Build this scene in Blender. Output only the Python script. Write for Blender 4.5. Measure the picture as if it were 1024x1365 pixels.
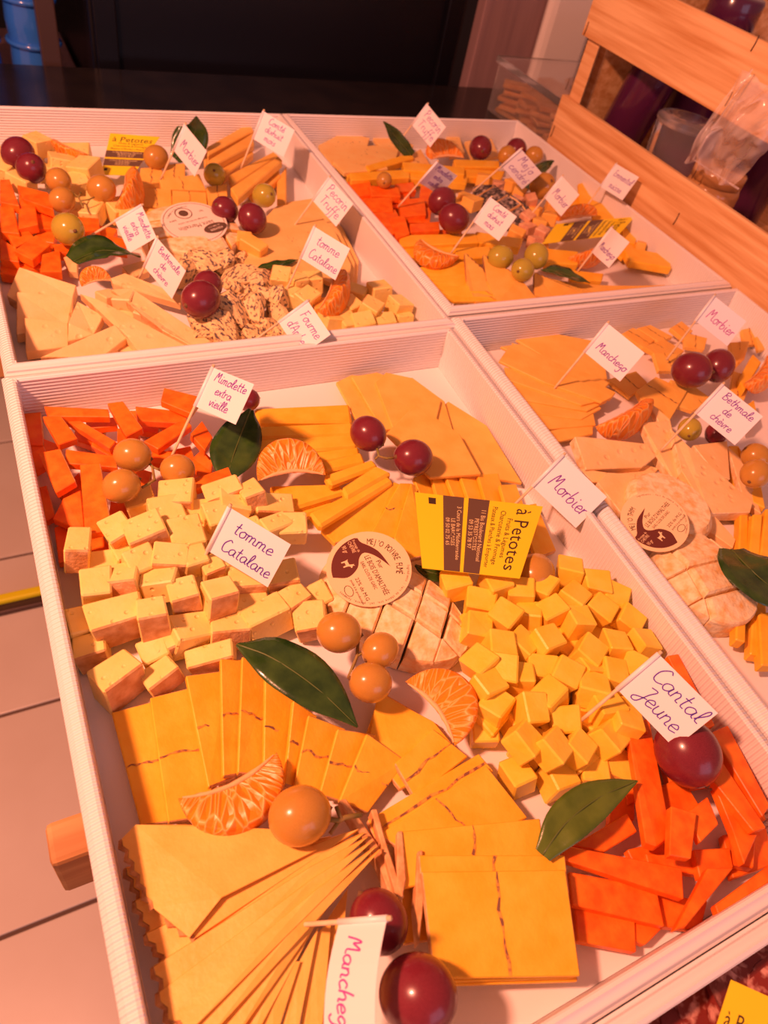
import bpy, bmesh, math, random
import numpy as np
from mathutils import Vector, Matrix
random.seed(7)
scene = bpy.context.scene
for o in list(bpy.data.objects):
    bpy.data.objects.remove(o)
COL = scene.collection

# ------------------------------------------------------------------ camera
FPX = 945.8
CAMH = 0.32                                   # camera height above the tray rims (z = 0)
AX = np.array([[0.89253022, -0.19983615, 0.40429609],     # world x, y, z axes seen in camera space
               [-0.41511789, -0.71439586, 0.56330782],    # (x right, y down, z forward)
               [0.17625818, -0.67059979, -0.72057545]])
EYE = np.array([0.0, 0.0, CAMH])
cam = bpy.data.cameras.new('camera')
cam_o = bpy.data.objects.new('camera', cam)
COL.objects.link(cam_o)
M = Matrix.Identity(4)
for i in range(3):
    M[i][0] = AX[i][0]; M[i][1] = -AX[i][1]; M[i][2] = -AX[i][2]; M[i][3] = EYE[i]
cam_o.matrix_world = M
cam.sensor_fit = 'VERTICAL'
cam.sensor_height = 36.0
cam.lens = 36.0 * FPX / 1365.0
cam.clip_start = 0.01
cam.dof.use_dof = True
cam.dof.focus_distance = 0.42
cam.dof.aperture_fstop = 11.0
scene.camera = cam_o

# ------------------------------------------------------------------ light
world = bpy.data.worlds.new('world')
scene.world = world
world.use_nodes = True
bg = world.node_tree.nodes['Background']
bg.inputs[0].default_value = (1.0, 0.36, 0.26, 1)
bg.inputs[1].default_value = 0.34

def lamp(name, kind, loc, aim, power, color, **kw):
    l = bpy.data.lights.new(name, kind)
    l.energy = power
    l.color = color
    for k, v in kw.items():
        setattr(l, k, v)
    o = bpy.data.objects.new(name, l)
    COL.objects.link(o)
    o.location = loc
    o.rotation_euler = (Vector(aim) - Vector(loc)).to_track_quat('-Z', 'Y').to_euler()
    return o
# warm lamp over the display: the flags' shadows point away from it
lamp('heat_lamp_offscreen', 'SPOT', (-0.50, 0.28, 0.80), (0.30, 0.50, -0.04), 64, (1.0, 0.36, 0.215),
     spot_size=math.radians(92), spot_blend=0.45, shadow_soft_size=0.045)
# daylight of the shop's open front, on the viewer's side (cool tint on the front rims and flags)
lamp('shop_front_daylight_offscreen', 'AREA', (0.6, -2.6, 0.55), (0.3, 0.4, 0.1), 12, (0.66, 0.68, 1.0), shape='RECTANGLE', size=1.8, size_y=2.0)
vs = scene.view_settings
vs.view_transform = 'Standard'
vs.look = 'None'
vs.exposure = 0.3
vs.gamma = 1.0
vs.use_curve_mapping = False

# ------------------------------------------------------------------ pixel helpers (photo frame 1024 x 1365)
def ray(p):
    return AX @ np.array([(p[0] - 512) / FPX, (p[1] - 682.5) / FPX, 1.0])
def onZ(p, z):
    r = ray(p); t = (z - CAMH) / r[2]
    return Vector((r[0] * t, r[1] * t, z))
def onX(p, X):
    r = ray(p); t = X / r[0]
    return Vector((X, r[1] * t, CAMH + r[2] * t))
def onY(p, Y):
    r = ray(p); t = Y / r[1]
    return Vector((r[0] * t, Y, CAMH + r[2] * t))
def depth(v):
    return float((AX.T @ (np.array(v) - EYE))[2])
def proj(w):
    c = AX.T @ (np.array(w) - EYE)
    return np.array([512 + FPX * c[0] / c[2], 682.5 + FPX * c[1] / c[2]])
ZF = -0.0375                                   # inside floor of the trays
def fl(mm):
    return ZF + mm / 1000.0
def crop(ox, oy, s):
    return lambda x, y: (ox + x / s, oy + y / s)
c1 = crop(0, 500, 2.56); c2 = crop(300, 480, 2.048); c3 = crop(100, 820, 2.048); c4 = crop(524, 820, 2.048)
c5 = crop(0, 130, 3.2); c6 = crop(230, 130, 2.7676); c7 = crop(400, 130, 2.048); c8 = crop(650, 380, 2.6257)
ident = lambda x, y: (x, y)

# ------------------------------------------------------------------ materials
def srgb(r, g, b):
    f = lambda c: (c / 255 / 12.92) if c <= 10 else ((c / 255 + 0.055) / 1.055) ** 2.4
    return (f(r), f(g), f(b), 1)
MATS = {}
def mat(name, col, rough=0.5, col2=None, nscale=60, bump=0.0, bscale=200, sss=0.0, trans=0.0, spec=0.5, metal=0.0,
        coat=0.0, ior=1.45, emit=None, stretch=None, detail=3, lo=0.35, hi=0.65, alpha=1.0, pits=0.0):
    m = bpy.data.materials.new(name)
    m.use_nodes = True
    nt = m.node_tree
    b = nt.nodes['Principled BSDF']
    b.inputs['Base Color'].default_value = col
    b.inputs['Roughness'].default_value = rough
    b.inputs['Specular IOR Level'].default_value = spec
    b.inputs['Metallic'].default_value = metal
    b.inputs['IOR'].default_value = ior
    b.inputs['Coat Weight'].default_value = coat
    b.inputs['Transmission Weight'].default_value = trans
    b.inputs['Alpha'].default_value = alpha
    if sss:
        b.inputs['Subsurface Weight'].default_value = sss
        b.inputs['Subsurface Radius'].default_value = (1.0, 0.6, 0.2)
        b.inputs['Subsurface Scale'].default_value = 0.004
    tc = nt.nodes.new('ShaderNodeTexCoord')
    src = tc.outputs['Object']
    if stretch:
        mp = nt.nodes.new('ShaderNodeMapping')
        mp.inputs['Scale'].default_value = stretch
        nt.links.new(src, mp.inputs[0]); src = mp.outputs[0]
    # give each object its own piece of the texture
    oi = nt.nodes.new('ShaderNodeObjectInfo')
    ad = nt.nodes.new('ShaderNodeVectorMath'); ad.operation = 'ADD'
    nt.links.new(src, ad.inputs[0]); nt.links.new(oi.outputs['Random'], ad.inputs[1])
    src = ad.outputs[0]
    if col2 is not None:
        n = nt.nodes.new('ShaderNodeTexNoise')
        n.inputs['Scale'].default_value = nscale
        n.inputs['Detail'].default_value = detail
        nt.links.new(src, n.inputs['Vector'])
        cr = nt.nodes.new('ShaderNodeValToRGB')
        cr.color_ramp.elements[0].position = lo; cr.color_ramp.elements[0].color = col
        cr.color_ramp.elements[1].position = hi; cr.color_ramp.elements[1].color = col2
        nt.links.new(n.outputs[0], cr.inputs[0])
        nt.links.new(cr.outputs[0], b.inputs['Base Color'])
    if bump:
        n = nt.nodes.new('ShaderNodeTexNoise')
        n.inputs['Scale'].default_value = bscale
        n.inputs['Detail'].default_value = 4
        nt.links.new(src, n.inputs['Vector'])
        bp = nt.nodes.new('ShaderNodeBump')
        bp.inputs['Strength'].default_value = bump
        bp.inputs['Distance'].default_value = 0.001
        nt.links.new(n.outputs[0], bp.inputs['Height'])
        nt.links.new(bp.outputs[0], b.inputs['Normal'])
    if pits:
        v = nt.nodes.new('ShaderNodeTexVoronoi'); v.inputs['Scale'].default_value = pits
        nt.links.new(src, v.inputs['Vector'])
        mr = nt.nodes.new('ShaderNodeMapRange'); mr.inputs['From Min'].default_value = 0.10; mr.inputs['From Max'].default_value = 0.24
        nt.links.new(v.outputs['Distance'], mr.inputs['Value'])
        b2 = nt.nodes.new('ShaderNodeBump'); b2.inputs['Strength'].default_value = 0.7; b2.inputs['Distance'].default_value = 0.0009
        nt.links.new(mr.outputs[0], b2.inputs['Height'])
        if b.inputs['Normal'].links: nt.links.new(b.inputs['Normal'].links[0].from_socket, b2.inputs['Normal'])
        nt.links.new(b2.outputs[0], b.inputs['Normal'])
    MATS[name] = m
    return m
def rib_mat(name, col, axis, period, strength=0.6, rough=0.55):
    m = mat(name, col, rough)
    nt = m.node_tree; b = nt.nodes['Principled BSDF']
    tc = nt.nodes.new('ShaderNodeTexCoord')
    w = nt.nodes.new('ShaderNodeTexWave')
    w.wave_type = 'BANDS'; w.bands_direction = axis; w.wave_profile = 'SIN'
    w.inputs['Scale'].default_value = 0.31416 / period
    w.inputs['Distortion'].default_value = 0.0
    nt.links.new(tc.outputs['Object'], w.inputs['Vector'])
    bp = nt.nodes.new('ShaderNodeBump')
    bp.inputs['Strength'].default_value = strength
    bp.inputs['Distance'].default_value = 0.0008
    nt.links.new(w.outputs['Fac'], bp.inputs['Height'])
    nt.links.new(bp.outputs[0], b.inputs['Normal'])
    return m

CH = dict(bump=0.25, bscale=350, sss=0.12)
mat('cubes_yellow', (0.95, 0.60, 0.045, 1), 0.42, (0.95, 0.66, 0.08, 1), 90, **CH)
mat('cheese_yellow', (0.94, 0.48, 0.025, 1), 0.45, (0.95, 0.56, 0.05, 1), 70, **CH)
mat('cheese_deep', (0.90, 0.47, 0.05, 1), 0.45, (0.92, 0.55, 0.09, 1), 70, **CH)
mat('cheese_pale', (0.92, 0.66, 0.19, 1), 0.48, (0.94, 0.72, 0.25, 1), 80, pits=170, **CH)
mat('cheese_gold', (0.92, 0.48, 0.085, 1), 0.48, (0.93, 0.55, 0.12, 1), 60, **CH)
mat('cheese_ivory', (0.92, 0.58, 0.24, 1), 0.45, (0.93, 0.64, 0.30, 1), 60, pits=90, **CH)
mat('mimolette', (0.86, 0.13, 0.006, 1), 0.45, (0.92, 0.22, 0.015, 1), 110, **CH)
mat('truffle_cheese', (0.92, 0.56, 0.18, 1), 0.5, (0.93, 0.62, 0.22, 1), 60, **CH)
mat('rind_tan', (0.62, 0.30, 0.10, 1), 0.8, (0.80, 0.48, 0.22, 1), 160, bump=0.6, bscale=500)
mat('rind_brown', (0.36, 0.15, 0.05, 1), 0.85, (0.62, 0.32, 0.12, 1), 220, bump=0.7, bscale=500)
mat('ash', (0.22, 0.10, 0.06, 1), 0.8, (0.80, 0.38, 0.06, 1), 300, lo=0.42, hi=0.6)
mat('goat_rind', (0.93, 0.76, 0.46, 1), 0.75, (0.84, 0.44, 0.12, 1), 170, bump=0.8, bscale=300, lo=0.4, hi=0.75)
mat('black_rind', (0.05, 0.04, 0.04, 1), 0.8, (0.55, 0.42, 0.34, 1), 200, bump=0.9, bscale=300, lo=0.45, hi=0.7)
mat('blue_cheese', (0.88, 0.62, 0.28, 1), 0.6, (0.12, 0.09, 0.09, 1), 260, bump=0.9, bscale=260, lo=0.51, hi=0.60, detail=8, stretch=(1, 1.8, 1.2))
mat('ham', (0.66, 0.30, 0.17, 1), 0.4, (0.80, 0.46, 0.24, 1), 150)
mat('grape_red', (0.11, 0.008, 0.020, 1), 0.26, (0.24, 0.03, 0.045, 1), 90, sss=0.12, coat=0.2)
mat('grape_amber', (0.44, 0.22, 0.035, 1), 0.24, (0.58, 0.32, 0.06, 1), 80, sss=0.35, coat=0.3)
mat('grape_green', (0.40, 0.32, 0.03, 1), 0.20, (0.50, 0.42, 0.06, 1), 80, sss=0.3, coat=0.3)
mat('scar', (0.16, 0.08, 0.03, 1), 0.8)
mat('stem', (0.22, 0.20, 0.04, 1), 0.6, (0.34, 0.20, 0.06, 1), 200)
mat('leaf', (0.016, 0.05, 0.008, 1), 0.26, (0.045, 0.10, 0.015, 1), 70, bump=0.3, bscale=180, coat=0.3)
mat('leaf_light', (0.07, 0.12, 0.010, 1), 0.3, (0.11, 0.17, 0.02, 1), 70, bump=0.3, bscale=180, coat=0.2)
mat('leaf_vein', (0.10, 0.14, 0.03, 1), 0.4)
mat('card_white', (0.86, 0.83, 0.82, 1), 0.55)
rib_mat('rib_y', (0.86, 0.83, 0.82, 1), 'Y', 0.0027, 0.8)
rib_mat('rib_z', (0.86, 0.83, 0.82, 1), 'Z', 0.0027, 1.0)
mat('crease', (0.84, 0.81, 0.79, 1), 0.7)
mat('paper', (0.87, 0.86, 0.87, 1), 0.35, spec=0.5)
mat('ink_blue', (0.10, 0.05, 0.42, 1), 0.5)
mat('ink_violet', (0.22, 0.06, 0.42, 1), 0.5)
mat('ink_magenta', (0.55, 0.06, 0.40, 1), 0.5)
mat('toothpick', (0.82, 0.62, 0.38, 1), 0.55, (0.74, 0.52, 0.28, 1), 300, stretch=(1, 1, 0.1))
mat('yellow_card', (0.90, 0.68, 0.02, 1), 0.3)
mat('print_dark', (0.06, 0.035, 0.02, 1), 0.4)
mat('print_bar', (0.13, 0.075, 0.05, 1), 0.35)
mat('print_pale', (0.80, 0.62, 0.30, 1), 0.5)
mat('label_cream', (0.88, 0.62, 0.34, 1), 0.4)
mat('label_pale', (0.88, 0.74, 0.62, 1), 0.4)
mat('label_brown', (0.13, 0.03, 0.02, 1), 0.4)
mat('crate_wood', (0.62, 0.31, 0.11, 1), 0.65, (0.86, 0.56, 0.28, 1), 12, stretch=(8, 0.5, 12), bump=0.25, bscale=40, detail=6)
mat('beam_wood', (0.45, 0.21, 0.07, 1), 0.6, (0.62, 0.34, 0.13, 1), 12, stretch=(0.7, 7, 7), bump=0.2, bscale=40, detail=6)
mat('staple', (0.18, 0.10, 0.06, 1), 0.4, metal=0.7)
mat('counter_black', (0.012, 0.010, 0.012, 1), 0.20, (0.020, 0.016, 0.016, 1), 20, bump=0.05, bscale=60)
mat('panel_black', (0.004, 0.0035, 0.006, 1), 0.35)
mat('plank_grey', (0.26, 0.17, 0.19, 1), 0.6, (0.34, 0.22, 0.23, 1), 7, stretch=(8, 8, 0.6), bump=0.2, bscale=30)
mat('post_white', (0.84, 0.81, 0.78, 1), 0.45)
mat('tile', (0.76, 0.66, 0.55, 1), 0.32, (0.82, 0.73, 0.62, 1), 6, bump=0.05, bscale=60, detail=6)
mat('grout', (0.16, 0.10, 0.08, 1), 0.9)
mat('yellow_bar', (0.95, 0.86, 0.02, 1), 0.25)  # base colour holds the yellow light on the metal floor bar
mat('dark_metal', (0.10, 0.06, 0.05, 1), 0.4, metal=0.5)
mat('bottle_blue', (0.03, 0.17, 0.68, 1), 0.15, coat=0.5, spec=0.8)
mat('ring_cyan', (0.10, 0.55, 0.95, 1), 0.2)
mat('clear_plastic', (0.95, 0.92, 0.92, 1), 0.06, trans=0.92, ior=1.25)
mat('film', (0.98, 0.88, 0.85, 1), 0.10, bump=0.2, bscale=60, alpha=0.36, spec=1.0, coat=1.0)
mat('jar_purple', (0.075, 0.012, 0.055, 1), 0.22, coat=0.4)
mat('jar_glass', (0.55, 0.28, 0.10, 1), 0.15, coat=0.4)
mat('biscuit', (0.60, 0.26, 0.07, 1), 0.8, (0.76, 0.42, 0.15, 1), 40, bump=0.9, bscale=130)
mat('sausage', (0.20, 0.025, 0.018, 1), 0.4, (0.62, 0.30, 0.24, 1), 140, bump=0.4, bscale=200, lo=0.52, hi=0.66)

def citrus_mat():
    m = bpy.data.materials.new('mandarin'); m.use_nodes = True
    nt = m.node_tree; b = nt.nodes['Principled BSDF']
    b.inputs['Roughness'].default_value = 0.38
    b.inputs['Subsurface Weight'].default_value = 0.2
    b.inputs['Subsurface Radius'].default_value = (1.0, 0.4, 0.1)
    b.inputs['Subsurface Scale'].default_value = 0.004
    tc = nt.nodes.new('ShaderNodeTexCoord')
    sp = nt.nodes.new('ShaderNodeSeparateXYZ'); nt.links.new(tc.outputs['Object'], sp.inputs[0])
    def mth(op, a, bb=None):
        n = nt.nodes.new('ShaderNodeMath'); n.operation = op
        for i, v in enumerate((a, bb)):
            if v is None: continue
            if isinstance(v, (int, float)): n.inputs[i].default_value = v
            else: nt.links.new(v, n.inputs[i])
        return n.outputs[0]
    r = mth('ADD', sp.outputs['Y'], 0.55)
    ang = mth('DIVIDE', sp.outputs['X'], r)
    cb = nt.nodes.new('ShaderNodeCombineXYZ')
    nt.links.new(mth('MULTIPLY', ang, 6.0), cb.inputs[0])
    nt.links.new(mth('MULTIPLY', sp.outputs['Y'], 2.1), cb.inputs[1])
    nt.links.new(mth('MULTIPLY', sp.outputs['Z'], 2.0), cb.inputs[2])
    v = nt.nodes.new('ShaderNodeTexVoronoi'); v.feature = 'DISTANCE_TO_EDGE'
    v.inputs['Scale'].default_value = 1.0
    nt.links.new(cb.outputs[0], v.inputs['Vector'])
    cr = nt.nodes.new('ShaderNodeValToRGB')
    e = cr.color_ramp.elements
    e[0].position = 0.0; e[0].color = (0.95, 0.52, 0.16, 1)
    e[1].position = 0.10; e[1].color = (0.94, 0.27, 0.010, 1)
    nt.links.new(v.outputs['Distance'], cr.inputs[0])
    nt.links.new(cr.outputs[0], b.inputs['Base Color'])
    bp = nt.nodes.new('ShaderNodeBump'); bp.inputs['Strength'].default_value = 0.35; bp.inputs['Distance'].default_value = 0.02
    bp.invert = True
    nt.links.new(v.outputs['Distance'], bp.inputs['Height']); nt.links.new(bp.outputs[0], b.inputs['Normal'])
    MATS['mandarin'] = m
citrus_mat()
mat('pith', (0.90, 0.60, 0.34, 1), 0.6, (0.92, 0.40, 0.10, 1), 300)

# ------------------------------------------------------------------ object helpers
def tag(o, label=None, cat=None, group=None, kind=None):
    if label: o['label'] = label
    if cat: o['category'] = cat
    if group: o['group'] = group
    if kind: o['kind'] = kind
    return o
def link(name, me, parent=None):
    o = bpy.data.objects.new(name, me)
    COL.objects.link(o)
    if parent is not None:
        o.parent = parent
        o.matrix_parent_inverse = Matrix.Identity(4)
    return o
def mesh(name, verts, faces, mats, mi=None, smooth=False):
    me = bpy.data.meshes.new(name)
    me.from_pydata([tuple(v) for v in verts], [], faces)
    for m in (mats if isinstance(mats, (list, tuple)) else [mats]):
        me.materials.append(MATS[m])
    if mi:
        me.polygons.foreach_set('material_index', mi)
    if smooth:
        me.polygons.foreach_set('use_smooth', [True] * len(me.polygons))
    me.update()
    return me
def bm_mesh(name, bm, mats, smooth=False):
    bmesh.ops.recalc_face_normals(bm, faces=bm.faces)
    me = bpy.data.meshes.new(name)
    if smooth:
        for f in bm.faces: f.smooth = True
    bm.to_mesh(me); bm.free()
    for m in (mats if isinstance(mats, (list, tuple)) else [mats]):
        me.materials.append(MATS[m])
    return me
def empty(name, loc, label=None, cat=None, group=None):
    o = bpy.data.objects.new(name, None)
    o.empty_display_size = 0.01
    COL.objects.link(o)
    o.location = loc
    return tag(o, label, cat, group)
def box(name, lo, hi, m, parent=None, bev=0.0, off=None):
    """axis-aligned box from corner lo to corner hi in world space (origin at its own base centre)"""
    lo = Vector(lo); hi = Vector(hi)
    c = Vector(((lo.x + hi.x) / 2, (lo.y + hi.y) / 2, lo.z))
    bm = bmesh.new()
    bmesh.ops.create_cube(bm, size=1)
    for v in bm.verts:
        v.co = Vector((v.co.x * (hi.x - lo.x), v.co.y * (hi.y - lo.y), (v.co.z + 0.5) * (hi.z - lo.z)))
    if bev:
        bmesh.ops.bevel(bm, geom=bm.edges[:], offset=bev, segments=2, affect='EDGES', profile=0.5)
    o = link(name, bm_mesh(name, bm, m), parent)
    o.location = c - (Vector(parent.location) if parent is not None else Vector())
    return o
def prism(top, down, bev=0.0005, mats=('cheese_yellow',), rind=(), rind_all=False, name='slice'):
    """polygon `top` (world points) extruded by the vector(s) `down`; returns mesh and origin"""
    n = len(top)
    dn = down if isinstance(down, list) else [down] * n
    bot = [a + d for a, d in zip(top, dn)]
    org = sum(bot, Vector()) / n
    bm = bmesh.new()
    vt = [bm.verts.new(p - org) for p in top]
    vb = [bm.verts.new(p - org) for p in bot]
    bm.faces.new(vt); bm.faces.new(vb[::-1])
    for i in range(n):
        j = (i + 1) % n
        f = bm.faces.new((vt[j], vt[i], vb[i], vb[j]))
        if rind_all or i in rind: f.material_index = 1
    bmesh.ops.recalc_face_normals(bm, faces=bm.faces)
    if bev:
        try:
            bmesh.ops.bevel(bm, geom=bm.edges[:], offset=bev, segments=1, affect='EDGES', clamp_overlap=True, material=-1)
        except Exception:
            pass
    return bm_mesh(name, bm, list(mats)), org
def tube(pts, r, m, name='stem', parent=None, seg=7, r2=None):
    pts = [Vector(p) for p in pts]
    org = pts[0].copy()
    n = len(pts); V = []; F = []
    for i, p in enumerate(pts):
        t = (pts[min(i + 1, n - 1)] - pts[max(i - 1, 0)]).normalized()
        a = t.cross(Vector((0.31, 0.17, 0.93))).normalized(); b = t.cross(a)
        rr = r + ((r2 if r2 is not None else r) - r) * i / max(1, n - 1)
        for k in range(seg):
            q = 2 * math.pi * k / seg
            V.append(p - org + (a * math.cos(q) + b * math.sin(q)) * rr)
    for i in range(n - 1):
        for k in range(seg):
            k2 = (k + 1) % seg
            F.append((i * seg + k, i * seg + k2, (i + 1) * seg + k2, (i + 1) * seg + k))
    F.append(tuple(range(seg))[::-1]); F.append(tuple(range((n - 1) * seg, n * seg)))
    o = link(name, mesh(name, V, F, m, smooth=True), parent)
    o.location = org - (Vector(parent.location) if parent is not None else Vector())
    return o
def smooth_line(pts, k=5):
    P = [np.array(p, float) for p in pts]
    if len(P) < 3: return P
    P = [2 * P[0] - P[1]] + P + [2 * P[-1] - P[-2]]
    out = []
    for i in range(1, len(P) - 2):
        a, b, c, d = P[i - 1:i + 3]
        for j in range(k):
            t = j / k
            out.append(0.5 * ((2 * b) + (-a + c) * t + (2 * a - 5 * b + 4 * c - d) * t * t + (-a + 3 * b - 3 * c + d) * t ** 3))
    out.append(P[-2])
    return out

# ------------------------------------------------------------------ writing
HAND = {
 'a': (1.1, [[(.85, .85), (.5, 1), (.12, .7), (.12, .25), (.4, 0), (.75, .3), (.85, .9), (.85, .2), (1.1, .05)]]),
 'b': (1.0, [[(.25, 2), (.12, .8), (.12, .1), (.5, 0), (.8, .5), (.5, .95), (.15, .55)]]),
 'c': (.9, [[(.75, .85), (.4, 1), (.1, .5), (.35, 0), (.85, .2)]]),
 'd': (1.1, [[(.8, .85), (.4, 1), (.1, .5), (.4, 0), (.75, .3), (.95, 2)], [(.88, 1.2), (.85, .2), (1.1, .05)]]),
 'e': (.9, [[(.1, .45), (.75, .6), (.5, 1), (.12, .6), (.3, 0), (.9, .2)]]),
 'f': (.7, [[(.75, 1.8), (.5, 2), (.3, 1.5), (.25, -.6), (.05, -.9)], [(0, .9), (.65, .95)]]),
 'g': (1.0, [[(.8, .85), (.4, 1), (.1, .55), (.4, .15), (.8, .5), (.8, -.6), (.4, -1), (.1, -.7)]]),
 'h': (1.0, [[(.25, 2), (.1, .9), (.1, 0)], [(.1, .6), (.5, 1), (.75, .7), (.75, .1), (1, .05)]]),
 'i': (.5, [[(.15, 1), (.15, .15), (.5, .05)], [(.2, 1.4), (.26, 1.55)]]),
 'j': (.6, [[(.35, 1), (.35, -.6), (.05, -.9), (-.1, -.6)], [(.4, 1.4), (.46, 1.55)]]),
 'l': (.6, [[(.05, .2), (.5, 1.5), (.38, 2), (.18, 1.5), (.2, .2), (.6, .05)]]),
 'm': (1.35, [[(.1, 1), (.1, 0)], [(.1, .7), (.35, 1), (.55, .8), (.55, 0)], [(.55, .7), (.8, 1), (1.02, .8), (1.02, .1), (1.35, .05)]]),
 'n': (.95, [[(.1, 1), (.1, 0)], [(.1, .7), (.4, 1), (.65, .75), (.65, .1), (.95, .05)]]),
 'o': (.98, [[(.5, 1), (.1, .6), (.3, 0), (.75, .2), (.75, .8), (.45, 1), (.98, .85)]]),
 'p': (1.0, [[(.1, 1), (.1, -1)], [(.1, .7), (.5, 1), (.8, .5), (.4, 0), (.1, .3)]]),
 'r': (.7, [[(.1, 1), (.1, 0)], [(.1, .6), (.3, .95), (.65, .95)]]),
 's': (.75, [[(.65, .9), (.35, 1), (.15, .7), (.6, .35), (.4, 0), (.05, .1)]]),
 't': (.7, [[(.35, 1.8), (.28, .2), (.65, .05)], [(0, 1.1), (.65, 1.18)]]),
 'u': (1.0, [[(.1, 1), (.12, .25), (.4, 0), (.7, .3), (.75, 1), (.75, .15), (1, .05)]]),
 'v': (.85, [[(.05, 1), (.35, 0), (.65, .9), (.85, .95)]]),
 'x': (.8, [[(.1, 1), (.7, 0)], [(.7, 1), (.05, 0)]]),
 'A': (1.3, [[(0, 0), (.55, 1.9), (1.1, 0)], [(.2, .7), (.95, .75)]]),
 'B': (1.2, [[(.15, 0), (.2, 1.9)], [(0, 1.7), (.6, 2), (.95, 1.5), (.25, 1.05), (1, .7), (.8, .05), (.1, 0)]]),
 'C': (1.2, [[(1, 1.75), (.65, 2), (.15, 1.2), (.25, .2), (.7, 0), (1.2, .3)]]),
 'E': (1.1, [[(.9, 1.8), (.4, 1.95), (.2, 1.4), (.6, 1.05), (.15, .6), (.35, 0), (1, .25)]]),
 'F': (1.0, [[(.3, 1.9), (.15, 0)], [(0, 1.8), (1, 1.95)], [(.2, 1), (.75, 1.05)]]),
 'J': (1.0, [[(.3, 1.8), (.95, 1.9), (.75, 1), (.55, -.4), (.1, -.6), (0, -.2), (.6, .3), (1, .5)]]),
 'M': (1.5, [[(0, 0), (.12, 1.3), (.3, 1.95), (.42, 1.5), (.5, .9), (.75, 1.5), (1.0, 1.95), (1.05, 1), (1.1, .2), (1.5, .1)]]),
 'P': (1.1, [[(.15, 0), (.25, 1.9)], [(0, 1.6), (.6, 2), (.95, 1.5), (.6, 1), (.2, .95)]]),
 'T': (1.1, [[(.5, 1.9), (.4, 0)], [(0, 1.8), (1.05, 1.95)]]),
 "'": (.35, [[(.2, 2), (.1, 1.5)]]), ' ': (.6, []),
 '8': (.9, [[(.7, 1.7), (.4, 1.9), (.15, 1.5), (.7, .6), (.4, 0), (.1, .5), (.7, 1.6)]]), '1': (.5, [[(.05, 1.4), (.3, 1.9), (.3, 0)]]),
}
ACC = {'é': ('e', [(.45, 1.3), (.75, 1.7)]), 'è': ('e', [(.25, 1.7), (.55, 1.3)]), 'à': ('a', [(.3, 1.7), (.6, 1.3)])}
def hand_layout(s):
    x = 0; out = []
    for ch in s:
        extra = None
        if ch in ACC: ch, extra = ACC[ch][0], ACC[ch][1]
        adv, st = HAND[ch]
        for l in st + ([extra] if extra else []):
            out.append([(x + p[0] + 0.14 * p[1], p[1]) for p in l])
        x += adv
    return x, out
def ribbons(lines, w):
    """flat pen strokes: lists of 2D points -> verts2d, faces"""
    V = []; F = []
    for l in lines:
        pts = smooth_line(l, 4)
        n = len(pts); b = len(V)
        for i, p in enumerate(pts):
            t = pts[min(i + 1, n - 1)] - pts[max(i - 1, 0)]
            t = t / (np.linalg.norm(t) + 1e-9)
            nrm = np.array([-t[1], t[0]]) * w / 2
            V += [tuple(p + nrm), tuple(p - nrm)]
        for i in range(n - 1):
            F.append((b + 2 * i, b + 2 * i + 1, b + 2 * i + 3, b + 2 * i + 2))
    return V, F
def hand_text(rows, boxw, boxh, x0, ytop, pen=0.0007):
    """rows of handwriting fitted in a box (metres); 2D verts/faces, y up, origin bottom left"""
    V = []; F = []
    lay = [hand_layout(r) for r in rows]
    xh = min(boxh / (len(rows) * 2.55), min(boxw / max(l[0], 1e-3) for l in lay))
    for i, (wd, lines) in enumerate(lay):
        y = ytop - (i + 1) * (boxh / len(rows)) + xh * 0.55
        sx = min(xh * 1.15, boxw / wd)
        xo = x0 + (boxw - wd * sx) * 0.35
        ls = [[(xo + p[0] * sx, y + p[1] * xh - p[0] * xh * 0.02) for p in l] for l in lines]
        v, f = ribbons(ls, pen)
        F += [tuple(k + len(V) for k in q) for q in f]; V += v
    return V, F
_fc = {}
def type_text(s, size, x, y, align='LEFT', rot=0.0, sx=1.0):
    """printed lettering: 2D verts/faces"""
    key = (s, align)
    if key not in _fc:
        cu = bpy.data.curves.new('lettering', 'FONT')
        cu.body = s; cu.size = 1; cu.align_x = align; cu.resolution_u = 2
        ob = bpy.data.objects.new('lettering', cu)
        COL.objects.link(ob)
        dg = bpy.context.evaluated_depsgraph_get()
        me = bpy.data.meshes.new_from_object(ob.evaluated_get(dg))
        _fc[key] = ([(v.co.x, v.co.y) for v in me.vertices], [tuple(p.vertices) for p in me.polygons])
        bpy.data.objects.remove(ob); bpy.data.curves.remove(cu); bpy.data.meshes.remove(me)
    V, F = _fc[key]
    c, s_ = math.cos(rot), math.sin(rot)
    return [(x + size * (p[0] * sx * c - p[1] * s_), y + size * (p[0] * sx * s_ + p[1] * c)) for p in V], F
def arc_text(s, size, cx, cy, rad, a0, da, inside=False, sx=0.8):
    V = []; F = []
    for i, ch in enumerate(s):
        a = a0 - da * i
        x, y = cx + rad * math.cos(a), cy + rad * math.sin(a)
        v, f = type_text(ch, size, x, y, 'CENTER', a - math.pi / 2, sx)
        F += [tuple(k + len(V) for k in q) for q in f]; V += v
    return V, F
def merge(*parts):
    V = []; F = []
    for v, f in parts:
        F += [tuple(k + len(V) for k in q) for q in f]; V += list(v)
    return V, F

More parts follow.
